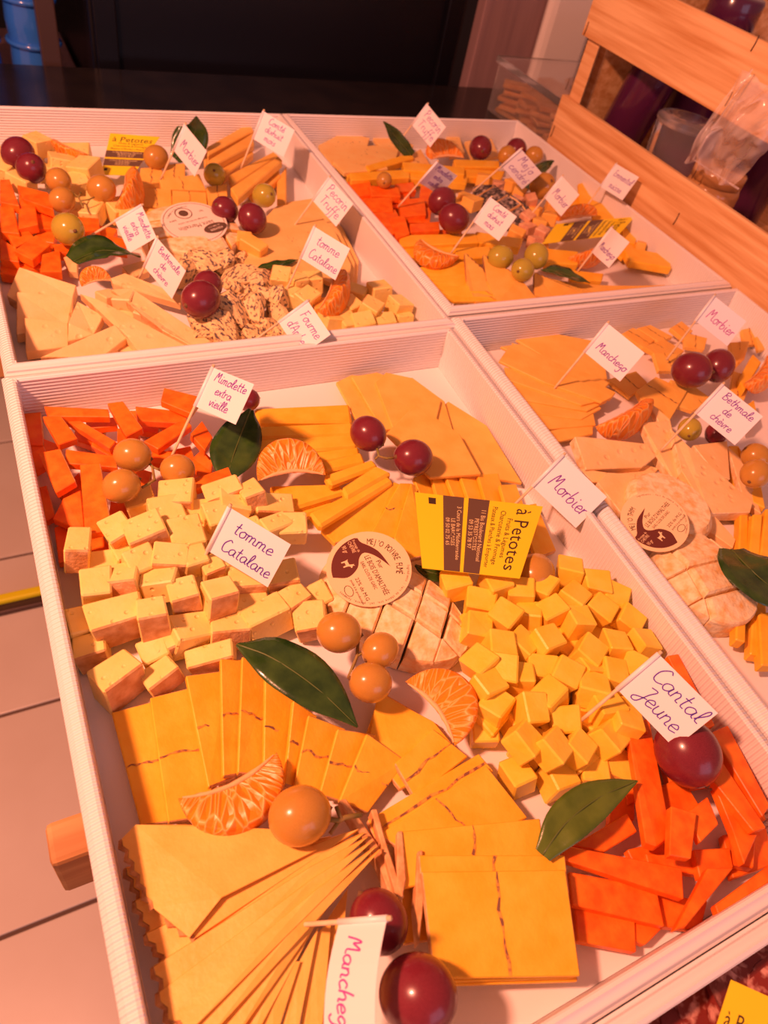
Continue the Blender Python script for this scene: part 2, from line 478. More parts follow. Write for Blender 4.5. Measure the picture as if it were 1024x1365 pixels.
# ------------------------------------------------------------------ the setting
FLOOR_Z = -0.80
fo = box('floor', (-1.6, -0.8, FLOOR_Z - 0.03), (2.2, 2.6, FLOOR_Z - 0.004), 'grout')
tag(fo, 'pale beige tiled shop floor with dark joints', 'floor', kind='structure')
tile_me = None
for i in range(5):
    for j in range(7):
        x0 = -1.50 + i * 0.60; y0 = -0.304 + j * 0.317 - 0.317
        if tile_me is None:
            o = box('tile', (x0 + .003, y0 + .003, FLOOR_Z - 0.008), (x0 + .597, y0 + .314, FLOOR_Z), 'tile', fo, 0.0015)
            tile_me = o.data; t0 = (x0, y0, o.location.copy())
        else:
            o = link('tile', tile_me, fo)
            o.location = t0[2] + Vector((x0 - t0[0], y0 - t0[1], 0))
wb = box('wall_back', (-1.6, 1.95, FLOOR_Z), (2.2, 2.0, 1.6), 'panel_black')
tag(wb, 'dark wall behind the counter', 'wall', kind='structure')

# floor bar, yellow light put into its colour; dark band for the shadow below
bar = empty('floor_bar', (-0.30, 0.86, FLOOR_Z), 'bar coloured with yellow light above a painted shadow band lying on the tiled floor', 'floor bar')
box('yellow_lit_bar', (-0.75, 0.850, FLOOR_Z + 0.012), (0.05, 0.866, FLOOR_Z + 0.024), 'yellow_bar', bar, 0.003)
box('shadow_band', (-0.75, 0.835, FLOOR_Z), (0.05, 0.862, FLOOR_Z + 0.012), 'dark_metal', bar, 0.002)

# black topped stand that carries the trays
st = empty('display_table', (0.6, 0.45, FLOOR_Z), 'black topped display table with wooden rails under the cheese trays', 'table')
box('table_top', (0.02, -0.62, -0.072), (1.45, 1.16, -0.046), 'counter_black', st, 0.003)
for y in (-0.3, 0.150, 0.60, 1.05):
    box('cross_rail', (-0.040, y - 0.011, -0.122), (1.40, y + 0.011, -0.074), 'beam_wood', st, 0.003)
box('side_rail', (-0.012, -0.55, -0.070 - 0.056), (0.018, 0.148 - 0.011, -0.074), 'beam_wood', st, 0.003)
box('side_rail', (-0.012, 0.163, -0.070 - 0.056), (0.018, 1.10, -0.074), 'beam_wood', st, 0.003)
for x in (0.06, 1.36):
    for y in (-0.5, 1.08):
        box('leg', (x - 0.025, y - 0.025, FLOOR_Z), (x + 0.025, y + 0.025, -0.122), 'beam_wood', st, 0.003)

# black appliance behind, grey board, white post
ap = empty('black_cabinet', (0.42, 1.30, FLOOR_Z), 'glossy black cabinet standing behind the display table', 'cabinet')
box('body', (0.165, 1.185, FLOOR_Z), (0.755, 1.60, 0.75), 'panel_black', ap, 0.004)
box('door_frame', (0.170, 1.175, -0.06), (0.200, 1.185, 0.70), 'panel_black', ap, 0.002)
box('door_frame', (0.715, 1.175, -0.06), (0.745, 1.185, 0.70), 'panel_black', ap, 0.002)
tag(box('upright_board', (0.775, 1.165, -0.80), (0.93, 1.19, 0.75), 'plank_grey', None, 0.002), 'greyish purple upright board beside the white post', 'board')
tag(box('upright_board', (0.098, 1.165, -0.80), (0.122, 1.19, 0.75), 'dark_metal', None, 0.002), 'narrow dark upright strip beside the blue bottles', 'board')
pst = empty('white_post', (0.97, 1.14, FLOOR_Z), 'smooth white upright post behind the plastic biscuit box', 'post')
box('shaft', (0.885, 1.165 - 0.03, FLOOR_Z), (0.985, 1.160, 0.75), 'post_white', pst, 0.012)
box('foot_collar', (0.878, 1.128, FLOOR_Z), (0.992, 1.163, FLOOR_Z + 0.04), 'post_white', pst, 0.003)

# blue bottles standing behind the far left end of the table
def ringed(name, base, r, h, m, n=14, bulge=0.06, seg=24):
    prof = []
    for i in range(n * 4 + 1):
        t = i / (n * 4)
        rr = r * (1 - bulge * (0.5 + 0.5 * math.cos(t * n * 2 * math.pi)))
        prof.append((rr, t * h * 0.8))
    prof += [(r * 0.9, h * 0.83), (r * 0.6, h * 0.9), (r * 0.32, h * 0.94), (r * 0.32, h)]
    V = []; F = []
    for (rr, z) in prof:
        for k in range(seg):
            q = 2 * math.pi * k / seg
            V.append((rr * math.cos(q), rr * math.sin(q), z))
    for i in range(len(prof) - 1):
        for k in range(seg):
            F.append((i * seg + k, i * seg + (k + 1) % seg, (i + 1) * seg + (k + 1) % seg, (i + 1) * seg + k))
    F.append(tuple(range(seg))[::-1]); F.append(tuple(range((len(prof) - 1) * seg, len(prof) * seg)))
    return mesh(name, V, F, m, smooth=True)
bme = ringed('body', None, 0.034, 0.33, 'bottle_blue', n=5)
for i in range(3):
    b = empty('water_bottle', (-0.062 + i * 0.080, 1.26, -0.10), 'ribbed blue water bottle in the row beside the dark strip', 'bottle', 'blue bottles behind the table')
    o = link('body', bme, b)
    for k in range(4):
        rg = tube([(0.0345 * math.cos(a), 0.0345 * math.sin(a), 0) for a in np.linspace(0, 2 * math.pi, 25)], 0.0035, 'bottle_blue', 'ring', None, 6)
        rg.parent = b; rg.location = Vector((0.0345, 0, 0.053 + 0.0528 * k))
    box('cap', (b.location.x - 0.013, 1.26 - 0.013, -0.10 + 0.33), (b.location.x + 0.013, 1.26 + 0.013, -0.10 + 0.35), 'ring_cyan', b, 0.003)
tag(box('low_shelf', (-0.30, 1.20, -0.14), (0.16, 1.50, -0.101), 'plank_grey', None, 0.003), 'low grey shelf carrying the blue bottles', 'shelf')

# ------------------------------------------------------------------ trays
def tray(inner, label, rim=0.009, h=0.040):
    """inner: far-left, far-right, near-right, near-left corners of the rim's inner edge (x, y)"""
    P = [Vector((p[0], p[1], 0)) for p in inner]
    c = sum(P, Vector()) / 4
    root = empty('cheese_tray', (c.x, c.y, ZF - 0.006), label, 'tray', 'white cardboard trays on the table')
    L = Vector(root.location)
    def edge_dir(i):
        return (P[(i + 1) % 4] - P[i]).normalized()
    def outward(i):
        d = edge_dir(i); n = Vector((-d.y, d.x, 0))
        if n.dot((P[i] + P[(i + 1) % 4]) / 2 - c) < 0: n = -n
        return n
    def off(i, d):                      # corner i pushed out by d on both its walls
        n1, n2 = outward(i - 1), outward(i)
        k = d / (1 + n1.dot(n2))
        return P[i] + (n1 + n2) * k
    prof = [(0.0, -h + 0.002), (0.0, -0.0008), (0.0006, 0.0), (0.0022, 0.0004), (0.0060, -0.0012), (rim - 0.0012, -0.0032), (rim - 0.0003, -0.0045), (rim - 0.0003, -h - 0.003), (0.0, -h - 0.003)]
    names = ('wall_panel',) * 4
    for i in range(4):
        j = (i + 1) % 4
        V = []; F = []; n = len(prof)
        for (d, z) in prof:
            V.append(off(i, d) + Vector((0, 0, z)) - L)
            V.append(off(j, d) + Vector((0, 0, z)) - L)
        for k in range(n):
            k2 = (k + 1) % n
            F.append((2 * k, 2 * k2, 2 * k2 + 1, 2 * k + 1))
        F.append(tuple(2 * k for k in range(n))); F.append(tuple(2 * k + 1 for k in range(n))[::-1])
        bm = bmesh.new(); me0 = mesh('t', V, F, 'card_white'); bm.from_mesh(me0); bpy.data.meshes.remove(me0)
        link('wall_panel', bm_mesh('wall_panel', bm, 'rib_z' if i in (0, 2) else 'rib_y'), root)
    B = [off(i, -0.0002) for i in range(4)]
    V = [b + Vector((0, 0, ZF)) - L for b in B] + [b + Vector((0, 0, ZF - 0.004)) - L for b in B]
    bm = bmesh.new(); me0 = mesh('t', V, [(0, 1, 2, 3), (7, 6, 5, 4)] + [(i, i + 4, (i + 1) % 4 + 4, (i + 1) % 4) for i in range(4)], 'card_white'); bm.from_mesh(me0); bpy.data.meshes.remove(me0)
    link('base_panel', bm_mesh('base_panel', bm, 'card_white'), root)
    # torn fold lines in the corners
    for i in range(4):
        a = off(i, 0.0006); n_ = (c - P[i]).normalized()
        o = tube([a + n_ * 0.0010 + Vector((0, 0, 0.0012)), a + n_ * 0.0016 + Vector((0, 0, -0.012)), a + n_ * 0.0016 + Vector((0, 0, -0.026))], 0.0005, 'crease', 'corner_slit', root, 5)
    return root
tray([(-.010, .424), (.322, .425), (.306, -.012), (-.0095, -.012)], 'white corrugated tray holding the card with dark bars beside yellow cubes and scored goat cheese')
tray([(-.010, .883), (.331, .883), (.328, .4435), (-.008, .4435)], 'white corrugated tray holding the veined blue cheese and the half round truffled slices')
tray([(.344, .884), (.6865, .884), (.6875, .460), (.346, .4605)], 'white corrugated tray along the wooden crate with the ash coated goat cheese')
tray([(.3435, .438), (.6885, .438), (.672, -.012), (.3265, -.012)], 'white corrugated tray with the goat cheese log and cheese batons along one side')
tray([(-.004, -.0300), (.326, -.0300), (.326, -.46), (-.004, -.46)], 'white corrugated tray of dry sausage slices with a yellow tag')

# ------------------------------------------------------------------ builders of food
def slab(cr, quad, z, th=4.0, m='cheese_yellow', name='cheese_slice', label='', group=None, rind=(), rmat='rind_tan', ash=None, bev=0.0005, zig=(), ashmat='ash', specks=None):
    n = len(quad)
    zz = z if isinstance(z, (list, tuple)) else [z] * n
    top = [onZ(cr(*p), fl(h)) for p, h in zip(quad, zz)]
    if sum((top[i].x * top[(i + 1) % n].y - top[(i + 1) % n].x * top[i].y) for i in range(n)) < 0:
        top = top[::-1]; rind = [(n - 2 - r) % n for r in rind]; zig = [(n - 2 - r) % n for r in zig]
        if ash is not None: ash = [(n - 2 - r) % n for r in ash]
    # wavy rind edges
    pts = []; rid = []
    for i in range(n):
        a, b = top[i], top[(i + 1) % n]
        pts.append(a)
        if i in zig:
            k = max(4, int((b - a).length / 0.0028))
            d = (b - a).normalized(); nn = Vector((d.y, -d.x, 0))
            for q in range(1, k):
                pts.append(a.lerp(b, q / k) + nn * (0.0008 if q % 2 else -0.0006))
            rid += [i] * k
        else:
            rid.append(i)
    t = th / 1000.0
    cen = sum(top, Vector()) / n
    nrm = (top[1] - top[0]).cross(top[2] - top[0]).normalized()
    if nrm.z < 0: nrm = -nrm
    down = Vector((-nrm.x * 0.5 * t, -nrm.y * 0.5 * t, -t))
    me, org = prism(pts, down, bev if not zig else 0, (m, rmat), [k for k, i in enumerate(rid) if i in rind], name=name)
    zmin = min(v.co.z for v in me.vertices) + org.z
    o = link(name, me)
    o.location = org + Vector((0, 0, max(0.0, ZF + 0.0003 - zmin)))
    tag(o, label, 'cheese', group)
    org = o.location - (Vector((0, 0, max(0.0, ZF + 0.0003 - zmin))))
    up = nrm * 0.00025
    for e in zig:
        E = [p for p, r in zip(pts, rid) if r == e] + [top[(e + 1) % n]]
        d = (E[-1] - E[0]).normalized(); nn = Vector((d.y, -d.x, 0))
        if nn.dot(E[0] - cen) < 0: nn = -nn
        V = []; F = []
        for k, p in enumerate(E):
            w = 0.0016 + (0.0006 if k % 2 else 0)
            V += [p + nn * 0.0001 + up - org, p + nn * w + Vector((0, 0, -.0004)) - org, p + nn * w + down - org, p + nn * 0.0001 + down - org]
        for k in range(len(E) - 1):
            for q in range(4):
                F.append((4 * k + q, 4 * k + (q + 1) % 4, 4 * k + 4 + (q + 1) % 4, 4 * k + 4 + q))
        F += [(3, 2, 1, 0), tuple(4 * (len(E) - 1) + q for q in range(4))]
        link('rind', mesh('rind', V, F, rmat), o)
    if ash is not None:
        i, j = ash
        a = (top[i] + top[(i + 1) % n]) / 2; b = (top[j] + top[(j + 1) % n]) / 2
        V = []; F = []; K = 9
        d = (b - a); side = nrm.cross(d).normalized()
        rr = random.Random(int(a.x * 1e6))
        for k in range(K):
            p = a.lerp(b, 0.01 + 0.98 * k / (K - 1)) + side * (rr.uniform(-1, 1) * 0.0010)
            w = rr.uniform(0.0002, 0.0008)
            V += [p + side * w + up - org, p - side * w + up - org]
        for k in range(K - 1): F.append((2 * k, 2 * k + 1, 2 * k + 3, 2 * k + 2))
        link('ash_line', mesh('ash_line', V, F, ashmat), o)
    if specks:
        rr = random.Random(int(cen.x * 1e6)); V = []; F = []
        for k in range(specks):
            w = [rr.random() ** 1.2 + 0.02 for _ in top]; s = sum(w)
            p = sum((q * (x / s) for q, x in zip(top, w)), Vector()) + nrm * 0.0006 - org
            r = rr.uniform(0.0003, 0.0010); b0 = len(V); a0 = rr.random() * 6
            for q in range(5):
                V.append(p + Vector((math.cos(a0 + q * 1.256) * r * rr.uniform(.5, 1.3), math.sin(a0 + q * 1.256) * r, 0)))
            F.append(tuple(range(b0, b0 + 5)))
        tag(link('truffle_specks', mesh('truffle_specks', V, F, 'print_bar'), o), kind='stuff')
    return o
_cube = {}
def cube(p, h, dims, m, label, group, yaw=None, rind=False, tilt=0.22, name='cheese_cube', seed=None, rmat='rind_tan'):
    """p = pixel of the cube's middle, h = height of its middle over the tray floor in mm, dims in mm"""
    key = (m, rind, tuple(round(d) for d in dims), random.randint(0, 3))
    if key not in _cube:
        d = [x / 2000.0 for x in key[2]]
        j = lambda: random.uniform(0.86, 1.08)
        pts = [Vector((sx * d[0] * j(), sy * d[1] * j(), d[2] * j())) for sx, sy in ((-1, -1), (1, -1), (1, 1), (-1, 1))]
        dn = [Vector((random.uniform(-.1, .1) * d[0], random.uniform(-.1, .1) * d[1], -2 * d[2])) for _ in pts]
        me, org = prism(pts, dn, 0.0009, (m, rmat), (0,) if rind else (), name=name)
        for v in me.vertices: v.co += org
        _cube[key] = me
    me = _cube[key]
    o = link(name, me)
    o.location = onZ(p, fl(h))
    o.rotation_euler = (random.uniform(-tilt, tilt), random.uniform(-tilt, tilt), yaw if yaw is not None else random.uniform(0, 6.28))
    R = o.rotation_euler.to_matrix()
    zm = min((R @ v.co).z for v in me.vertices) + o.location.z
    if zm < ZF + 0.0003: o.location.z += ZF + 0.0003 - zm
    return tag(o, label, 'cheese', group)
def _berry():
    bm = bmesh.new()
    bmesh.ops.create_uvsphere(bm, u_segments=28, v_segments=18, radius=1)
    for v in bm.verts: v.co.z *= 1.10
    return bm
BER = {k: bm_mesh('berry', _berry(), k, True) for k in ('grape_red', 'grape_amber', 'grape_green')}
SCAR = mesh('stem_scar', [(0.13 * math.cos(a), 0.13 * math.sin(a), 0) for a in np.linspace(0, 2 * math.pi, 9)[:-1]] + [(0, 0, 0.12)], [(i, (i + 1) % 8, 8) for i in range(8)], 'scar')
def grape(p, rpx, base, m, label, group=None, axis=None):
    """p = pixel centre, rpx = pixel radius, base = height of its lowest point over the tray floor (mm)"""
    r = 0.012
    for _ in range(6):
        c = onZ(p, fl(base) + r)
        r = rpx * depth(c) / FPX * 0.98
    a = empty('grape', c - Vector((0, 0, r)), label, 'grape', group)
    ax = Vector(axis if axis else (random.uniform(-1, 1), random.uniform(-1, 1), random.uniform(-0.2, .5))).normalized()
    q = ax.to_track_quat('Z', 'Y')
    o = link('berry', BER[m], a); o.scale = (r * .97,) * 3; o.location = (0, 0, r); o.rotation_euler = q.to_euler()
    s = link('stem_scar', SCAR, a); s.scale = (r,) * 3; s.location = Vector((0, 0, r)) + ax * r * 1.06; s.rotation_euler = q.to_euler()
    return a
def seg_mesh(alpha=0.42):
    V = []; F = []; mi = []; NT = 22; K = 15
    for i in range(NT + 1):
        th = -math.pi / 2 + math.pi * i / NT
        B = math.cos(th) ** 0.8 if i not in (0, NT) else 0.03
        x = math.sin(th) * 1.0
        ap = 0.12 * math.cos(th) - 0.22 * (x * x) * 0 
        for k in range(K):
            t = k / (K - 1)
            if t < 0.3: a = -alpha; rad = t / 0.3
            elif t > 0.7: a = alpha; rad = (1 - t) / 0.3
            else: a = -alpha + 2 * alpha * (t - 0.3) / 0.4; rad = 1 + 0.04 * math.cos(a / alpha * 1.5)
            puff = 0.10 * math.sin(math.pi * rad) * (1 if a > 0 else -1) * B if (t < .3 or t > .7) else 0
            y = rad * B * math.cos(a); z = rad * B * math.sin(a) + puff
            # the inner edge is bowed like a crescent
            y += 0.10 * (1 - x * x) * (1 - rad) - 0.12 * x * x * (1 - 0.35 * rad)
            V.append((x, y, z))
    for i in range(NT):
        for k in range(K):
            k2 = (k + 1) % K
            F.append((i * K + k, i * K + k2, (i + 1) * K + k2, (i + 1) * K + k))
    F.append(tuple(range(K))[::-1]); F.append(tuple(range(NT * K, (NT + 1) * K)))
    bm = bmesh.new(); me0 = mesh('s', V, F, 'mandarin'); bm.from_mesh(me0); bpy.data.meshes.remove(me0)
    return bm_mesh('flesh', bm, 'mandarin', True)
SEG = seg_mesh()
def pith_mesh():
    V = []; F = []; n = 18
    rr = random.Random(3)
    for i in range(n + 1):
        x = -0.92 + 1.84 * i / n
        y = 0.10 * (1 - x * x) - 0.12 * x * x
        w = 0.05 * (1 - x * x) + 0.015
        for k in range(6):
            q = 2 * math.pi * k / 6
            V.append((x, y - 0.01 + w * math.cos(q) * rr.uniform(.6, 1.2), w * 1.3 * math.sin(q) * rr.uniform(.7, 1.3)))
    for i in range(n):
        for k in range(6):
            F.append((i * 6 + k, i * 6 + (k + 1) % 6, (i + 1) * 6 + (k + 1) % 6, (i + 1) * 6 + k))
    return mesh('pith', V, F, 'pith', smooth=True)
PITH = pith_mesh()
def mandarin(t1, t2, bulge, h, label, tilt=0.0, fat=1.0, up=0.0):
    """t1, t2 = pixels of the two tips; bulge = pixel in the middle of the outer curve; h = height (mm); up = lift of the outer curve (mm)"""
    a, b = onZ(t1, fl(h)), onZ(t2, fl(h))
    c = onZ(bulge, fl(h + up))
    mid = (a + b) / 2
    ex = (b - a) / 2; L = ex.length; ex = ex.normalized()
    ey = (c - mid); ey = ey - ex * ey.dot(ex); B = ey.length; ey = ey.normalized()
    ez = ex.cross(ey)
    if ez.z < 0: ex = -ex; ez = -ez
    Mx = Matrix(((ex.x * L, ey.x * B, ez.x * L * 0.8 * fat, 0), (ex.y * L, ey.y * B, ez.y * L * 0.8 * fat, 0), (ex.z * L, ey.z * B, ez.z * L * 0.8 * fat, 0), (0, 0, 0, 1)))
    root = empty('mandarin_segment', mid, label, 'mandarin')
    zs = [(Mx.to_3x3() @ v.co).z for v in SEG.vertices]
    zmin = min(zs) + mid.z
    if zmin < ZF + 0.0005: root.location.z += ZF + 0.0005 - zmin
    link('flesh', SEG, root).matrix_basis = Mx
    link('pith', PITH, root).matrix_basis = Mx
    return root
def leaf(cr, rib, width, zz, label, m='leaf', fold=0.25, cat='leaf', tiltdir=None):
    """rib = pixels along the midrib, width = half width per point in mm"""
    P = [onZ(cr(*p), fl(h)) for p, h in zip(rib, zz)]
    k = 5
    Ps = [Vector(p) for p in smooth_line([tuple(p) for p in P], k)]
    W = [w[0] for w in smooth_line([(x, 0) for x in width], k)]
    n = len(Ps); V = []; F = []; org = Ps[0].copy()
    view = Vector((0, 0, 1))
    S = []
    for i in range(n):
        t = (Ps[min(i + 1, n - 1)] - Ps[max(i - 1, 0)]).normalized()
        s = t.cross(tiltdir if tiltdir else view).normalized(); nn = s.cross(t).normalized()
        w = max(W[i], 0.05) / 1000
        for q in (-1, -.66, -.33, 0, .33, .66, 1):
            V.append(Ps[i] + s * w * q + nn * (fold * abs(q) * w + 0.0005 * math.sin(i * 1.3 + q * 3)) - org)
        S.append((s, nn))
    for i in range(n - 1):
        for q in range(6):
            F.append((i * 7 + q, i * 7 + q + 1, (i + 1) * 7 + q + 1, (i + 1) * 7 + q))
    N = len(V)
    V2 = [v - S[i // 7][1] * 0.0004 for i, v in enumerate(V)]
    F2 = [tuple(x + N for x in f[::-1]) for f in F]
    Fe = []
    for i in range(n - 1):
        for q in (0, 6):
            f = (i * 7 + q, (i + 1) * 7 + q, (i + 1) * 7 + q + N, i * 7 + q + N)
            Fe.append(f if q == 0 else f[::-1])
    root = empty('leaf', org, label, cat)
    link('blade', mesh('blade', V + V2, F + F2 + Fe, m, smooth=True), root)
    tube([Ps[i] + S[i][1] * 0.00015 for i in range(n)], 0.0006, 'leaf_vein', 'midrib', root, 5, 0.0002)
    return root
def bilin(c, u, v):
    """corners c = top-left, bottom-left, bottom-right, top-right"""
    return (c[0] * (1 - u) * v + c[1] * (1 - u) * (1 - v) + c[2] * u * (1 - v) + c[3] * u * v)
def sheet(corners, nx, ny, th, m, name, parent, bow=None):
    L = Vector(parent.location)
    n = (corners[2] - corners[1]).cross(corners[0] - corners[1]).normalized()
    V = []; F = []
    g = lambda u, v: bilin(corners, u, v) + n * (bow(u, v) if bow else 0)
    for j in range(ny + 1):
        for i in range(nx + 1):
            V.append(g(i / nx, j / ny) - L)
    N = len(V)
    V += [v - n * th for v in V]
    W = nx + 1
    for j in range(ny):
        for i in range(nx):
            a = j * W + i
            F.append((a, a + 1, a + W + 1, a + W)); F.append((a + N, a + W + N, a + W + 1 + N, a + 1 + N))
    per = [i for i in range(W)] + [j * W + nx for j in range(1, ny + 1)] + [ny * W + i for i in range(nx - 1, -1, -1)] + [j * W for j in range(ny - 1, 0, -1)]
    for a, b in zip(per, per[1:] + per[:1]): F.append((b, a, a + N, b + N))
    return link(name, mesh(name, V, F, m), parent), g, n
def inked(VF, w, h, g, n, m, name, parent, rootloc, lift=0.00012):
    V, F = VF
    out = [g(x / w, y / h) + n * lift - rootloc for x, y in V]
    return link(name, mesh(name, out, F, m), parent)
ANCHORS = []
def flag(base, u, v, lb, h, w, rows, label, ink='ink_violet', bow=0.0, longer=6):
    base = Vector(base); u = Vector(u).normalized(); v = Vector(v).normalized()
    lb /= 1000; h /= 1000; w /= 1000
    root = empty('cheese_flag', base, label, 'flag', None)
    ANCHORS.append((base.copy(), 'the ' + {'tomme': 'Catalane', "Mej'o": 'cendré'}.get(rows[0], rows[0]) + ' flag'))
    b = base + u * lb; a = b + u * h
    tube([base - u * 0.004, base + u * 0.002, a + u * 0.002], 0.0010, 'toothpick', 'toothpick', root, 8)
    cs = [a, b, b + v * w, a + v * w]
    bw = (lambda s, t: bow * math.sin(s * math.pi) ) if bow else None
    pap, g, n = sheet(cs, 8, 2, 0.0002, 'paper', 'paper', root, bw)
    # the paper is folded round the stick
    tube([b - u * 0.0002, a + u * 0.0002], 0.00135, 'paper', 'fold', root, 10)
    VF = hand_text(rows, w * 0.80, h * (0.86 if len(rows) > 1 else 0.66), w * 0.14, h * (0.95 if len(rows) > 1 else 0.86), 0.00062 if len(rows) > 1 else 0.0007)
    if n.dot(Vector((0, 0, CAMH)) - a) < 0:
        n = -n
    inked(VF, w, h, g, n, ink, 'writing', pap, base, 0.00018)
    return root
def round_label(c, ex, normal, r, label, style):
    """round printed paper label lying on a cheese; ex = reading direction"""
    n = Vector(normal).normalized(); ex = Vector(ex); ex = (ex - n * ex.dot(n)).normalized(); ey = n.cross(ex)
    root = empty('cheese_label', c, label, 'label')
    N = 48
    V = [(ex * math.cos(2 * math.pi * i / N) + ey * math.sin(2 * math.pi * i / N)) * r for i in range(N)]
    V += [v - n * 0.0005 for v in V]
    F = [tuple(range(N)), tuple(range(2 * N - 1, N - 1, -1))] + [(i, i + N, (i + 1) % N + N, (i + 1) % N) for i in range(N)]
    disc = link('paper_disc', mesh('paper_disc', V, F, 'label_cream' if style != 'oval' else 'label_pale'), root)
    def put(VF, m, name, lift=0.00012):
        V2, F2 = VF
        link(name, mesh(name, [ex * (x * r) + ey * (y * r) + n * lift for x, y in V2], F2, m), disc)
    circ = lambda cx, cy, rx, ry, k=28: ([(cx + rx * math.cos(2 * math.pi * i / k), cy + ry * math.sin(2 * math.pi * i / k)) for i in range(k)], [tuple(range(k))])
    def ringp(cx, cy, rx, ry, w, k=40):
        V = []; F = []
        for i in range(k):
            a = 2 * math.pi * i / k
            V += [(cx + rx * math.cos(a), cy + ry * math.sin(a)), (cx + (rx - w) * math.cos(a), cy + (ry - w) * math.sin(a))]
        for i in range(k):
            j = (i + 1) % k; F.append((2 * i, 2 * i + 1, 2 * j + 1, 2 * j))
        return V, F
    goat = [(-.5, -.5), (-.34, -.5), (-.3, -.12), (.12, -.12), (.16, -.5), (.32, -.5), (.36, .05), (.5, .3), (.72, .3), (.72, .44), (.5, .6), (.62, .85), (.42, .72), (.36, .86), (.28, .5), (.18, .28), (-.4, .26), (-.56, .4), (-.5, .1)]
    if style in ('poivre', 'thym'):
        # brown comma shape on the left, cheese names in print
        inner = smooth_line([(-.10, -.86), (.03, -.55), (-.10, -.25), (-.33, -.10), (-.42, .06), (-.30, .22), (-.10, .35), (.16, .47)], 5)
        outer = [(0.88 * math.cos(a), 0.88 * math.sin(a)) for a in np.linspace(math.radians(263), math.radians(176), 22)] + [(-.84, .10), (-.72, .10)] + smooth_line([(-.66, .16), (-.50, .29), (-.33, .39), (-.12, .44), (.17, .475)], 3)
        # triangulate the strip between both curves
        k = 30
        def res(c, k):
            c = [np.array(p) for p in c]; d = [0]
            for p, q in zip(c, c[1:]): d.append(d[-1] + np.linalg.norm(q - p))
            out = []
            for i in range(k):
                s = d[-1] * i / (k - 1)
                j = max(0, min(len(d) - 2, int(np.searchsorted(d, s)) - 1)); f = (s - d[j]) / (d[j + 1] - d[j] + 1e-9)
                out.append(tuple(c[j] * (1 - f) + c[j + 1] * f))
            return out
        o1, i1 = res(outer, k), res(inner, k)
        put((o1 + i1, [(i, i + 1, k + i + 1, k + i) for i in range(k - 1)]), 'label_brown', 'emblem', 0.0001)
        put(([(-.30 + .19 * x, -.44 + .20 * y) for x, y in goat], [tuple(range(len(goat)))]), 'label_cream', 'goat_mark', 0.0002)
        w1 = arc_text("MEJ'O POIVRE FUMÉ" if style == 'poivre' else "MEJ'O THYM", 0.23, 0, 0, 0.64, math.radians(155), math.radians(6.2), sx=0.60)
        w2 = type_text("LE BOIS D'AMALTHÉE", 0.19, -.32, 0.02, 'LEFT', 0, 0.62)
        w3 = type_text('Pur', 0.16, -.1, 0.22)
        w4 = type_text('EARL CLOS DE GAEC', 0.12, -.22, -.13, 'LEFT', 0, 0.7)
        w5 = type_text('22% de M.G', 0.13, .12, -.42)
        w6 = type_text('poids à la production', 0.08, .12, -.54)
        w7 = arc_text('Ingrédients : lait de chèvre cru, sel, poivre, ferments', 0.085, 0, 0, 0.90, math.radians(70), math.radians(2.6), sx=0.8)
        put(merge(w1, w2, w3, w4, w5, w6, w7), 'print_dark', 'print', 0.00015)
        put(ringp(.36, -.68, .15, .10, .014), 'print_dark', 'stamp_ring', 0.00015)
        put(merge(type_text('Fromage de', 0.10, -.84, -.06, 'LEFT', 0, .75), type_text('CHÈVRE', 0.13, -.84, -.18, 'LEFT', 0, .7), type_text('90 gr', 0.15, -.78, -.36, 'LEFT', 0, .65)), 'label_cream', 'pale_print', 0.0002)
    else:
        put(ringp(0, 0, .93, .93, .018), 'print_bar', 'border')
        put(circ(-.42, .52, .40, .22), 'print_bar', 'emblem')
        put(ringp(.05, -.50, .27, .27, .03), 'print_bar', 'seal_ring')
        put(circ(.05, -.50, .15, .15), 'print_bar', 'seal')
        put(merge(type_text('FERMIER', .12, -.42, .53, 'CENTER'), type_text('au lait cru', .10, -.42, .41, 'CENTER')), 'label_pale', 'pale_print', .0002)
        put(merge(type_text('Saint Marcellin', .25, .02, .10, 'CENTER', -.12, .8), type_text('fromage au lait de vache', .10, 0, -.10, 'CENTER', -.08),
                  type_text('Isère', .12, .55, -.35, 'CENTER'), type_text('lait', .12, -.5, -.40, 'CENTER'), arc_text('fromagerie du Dauphiné', .10, 0, 0, .76, -.7, .055)), 'print_bar', 'print', .0002)
    return root
def clip(poly, p, n):
    out = []
    for i in range(len(poly)):
        a, b = poly[i], poly[(i + 1) % len(poly)]
        da = (a[0] - p[0]) * n[0] + (a[1] - p[1]) * n[1]; db = (b[0] - p[0]) * n[0] + (b[1] - p[1]) * n[1]
        if da >= 0: out.append(a)
        if da * db < 0:
            t = da / (da - db); out.append((a[0] + (b[0] - a[0]) * t, a[1] + (b[1] - a[1]) * t))
    return out
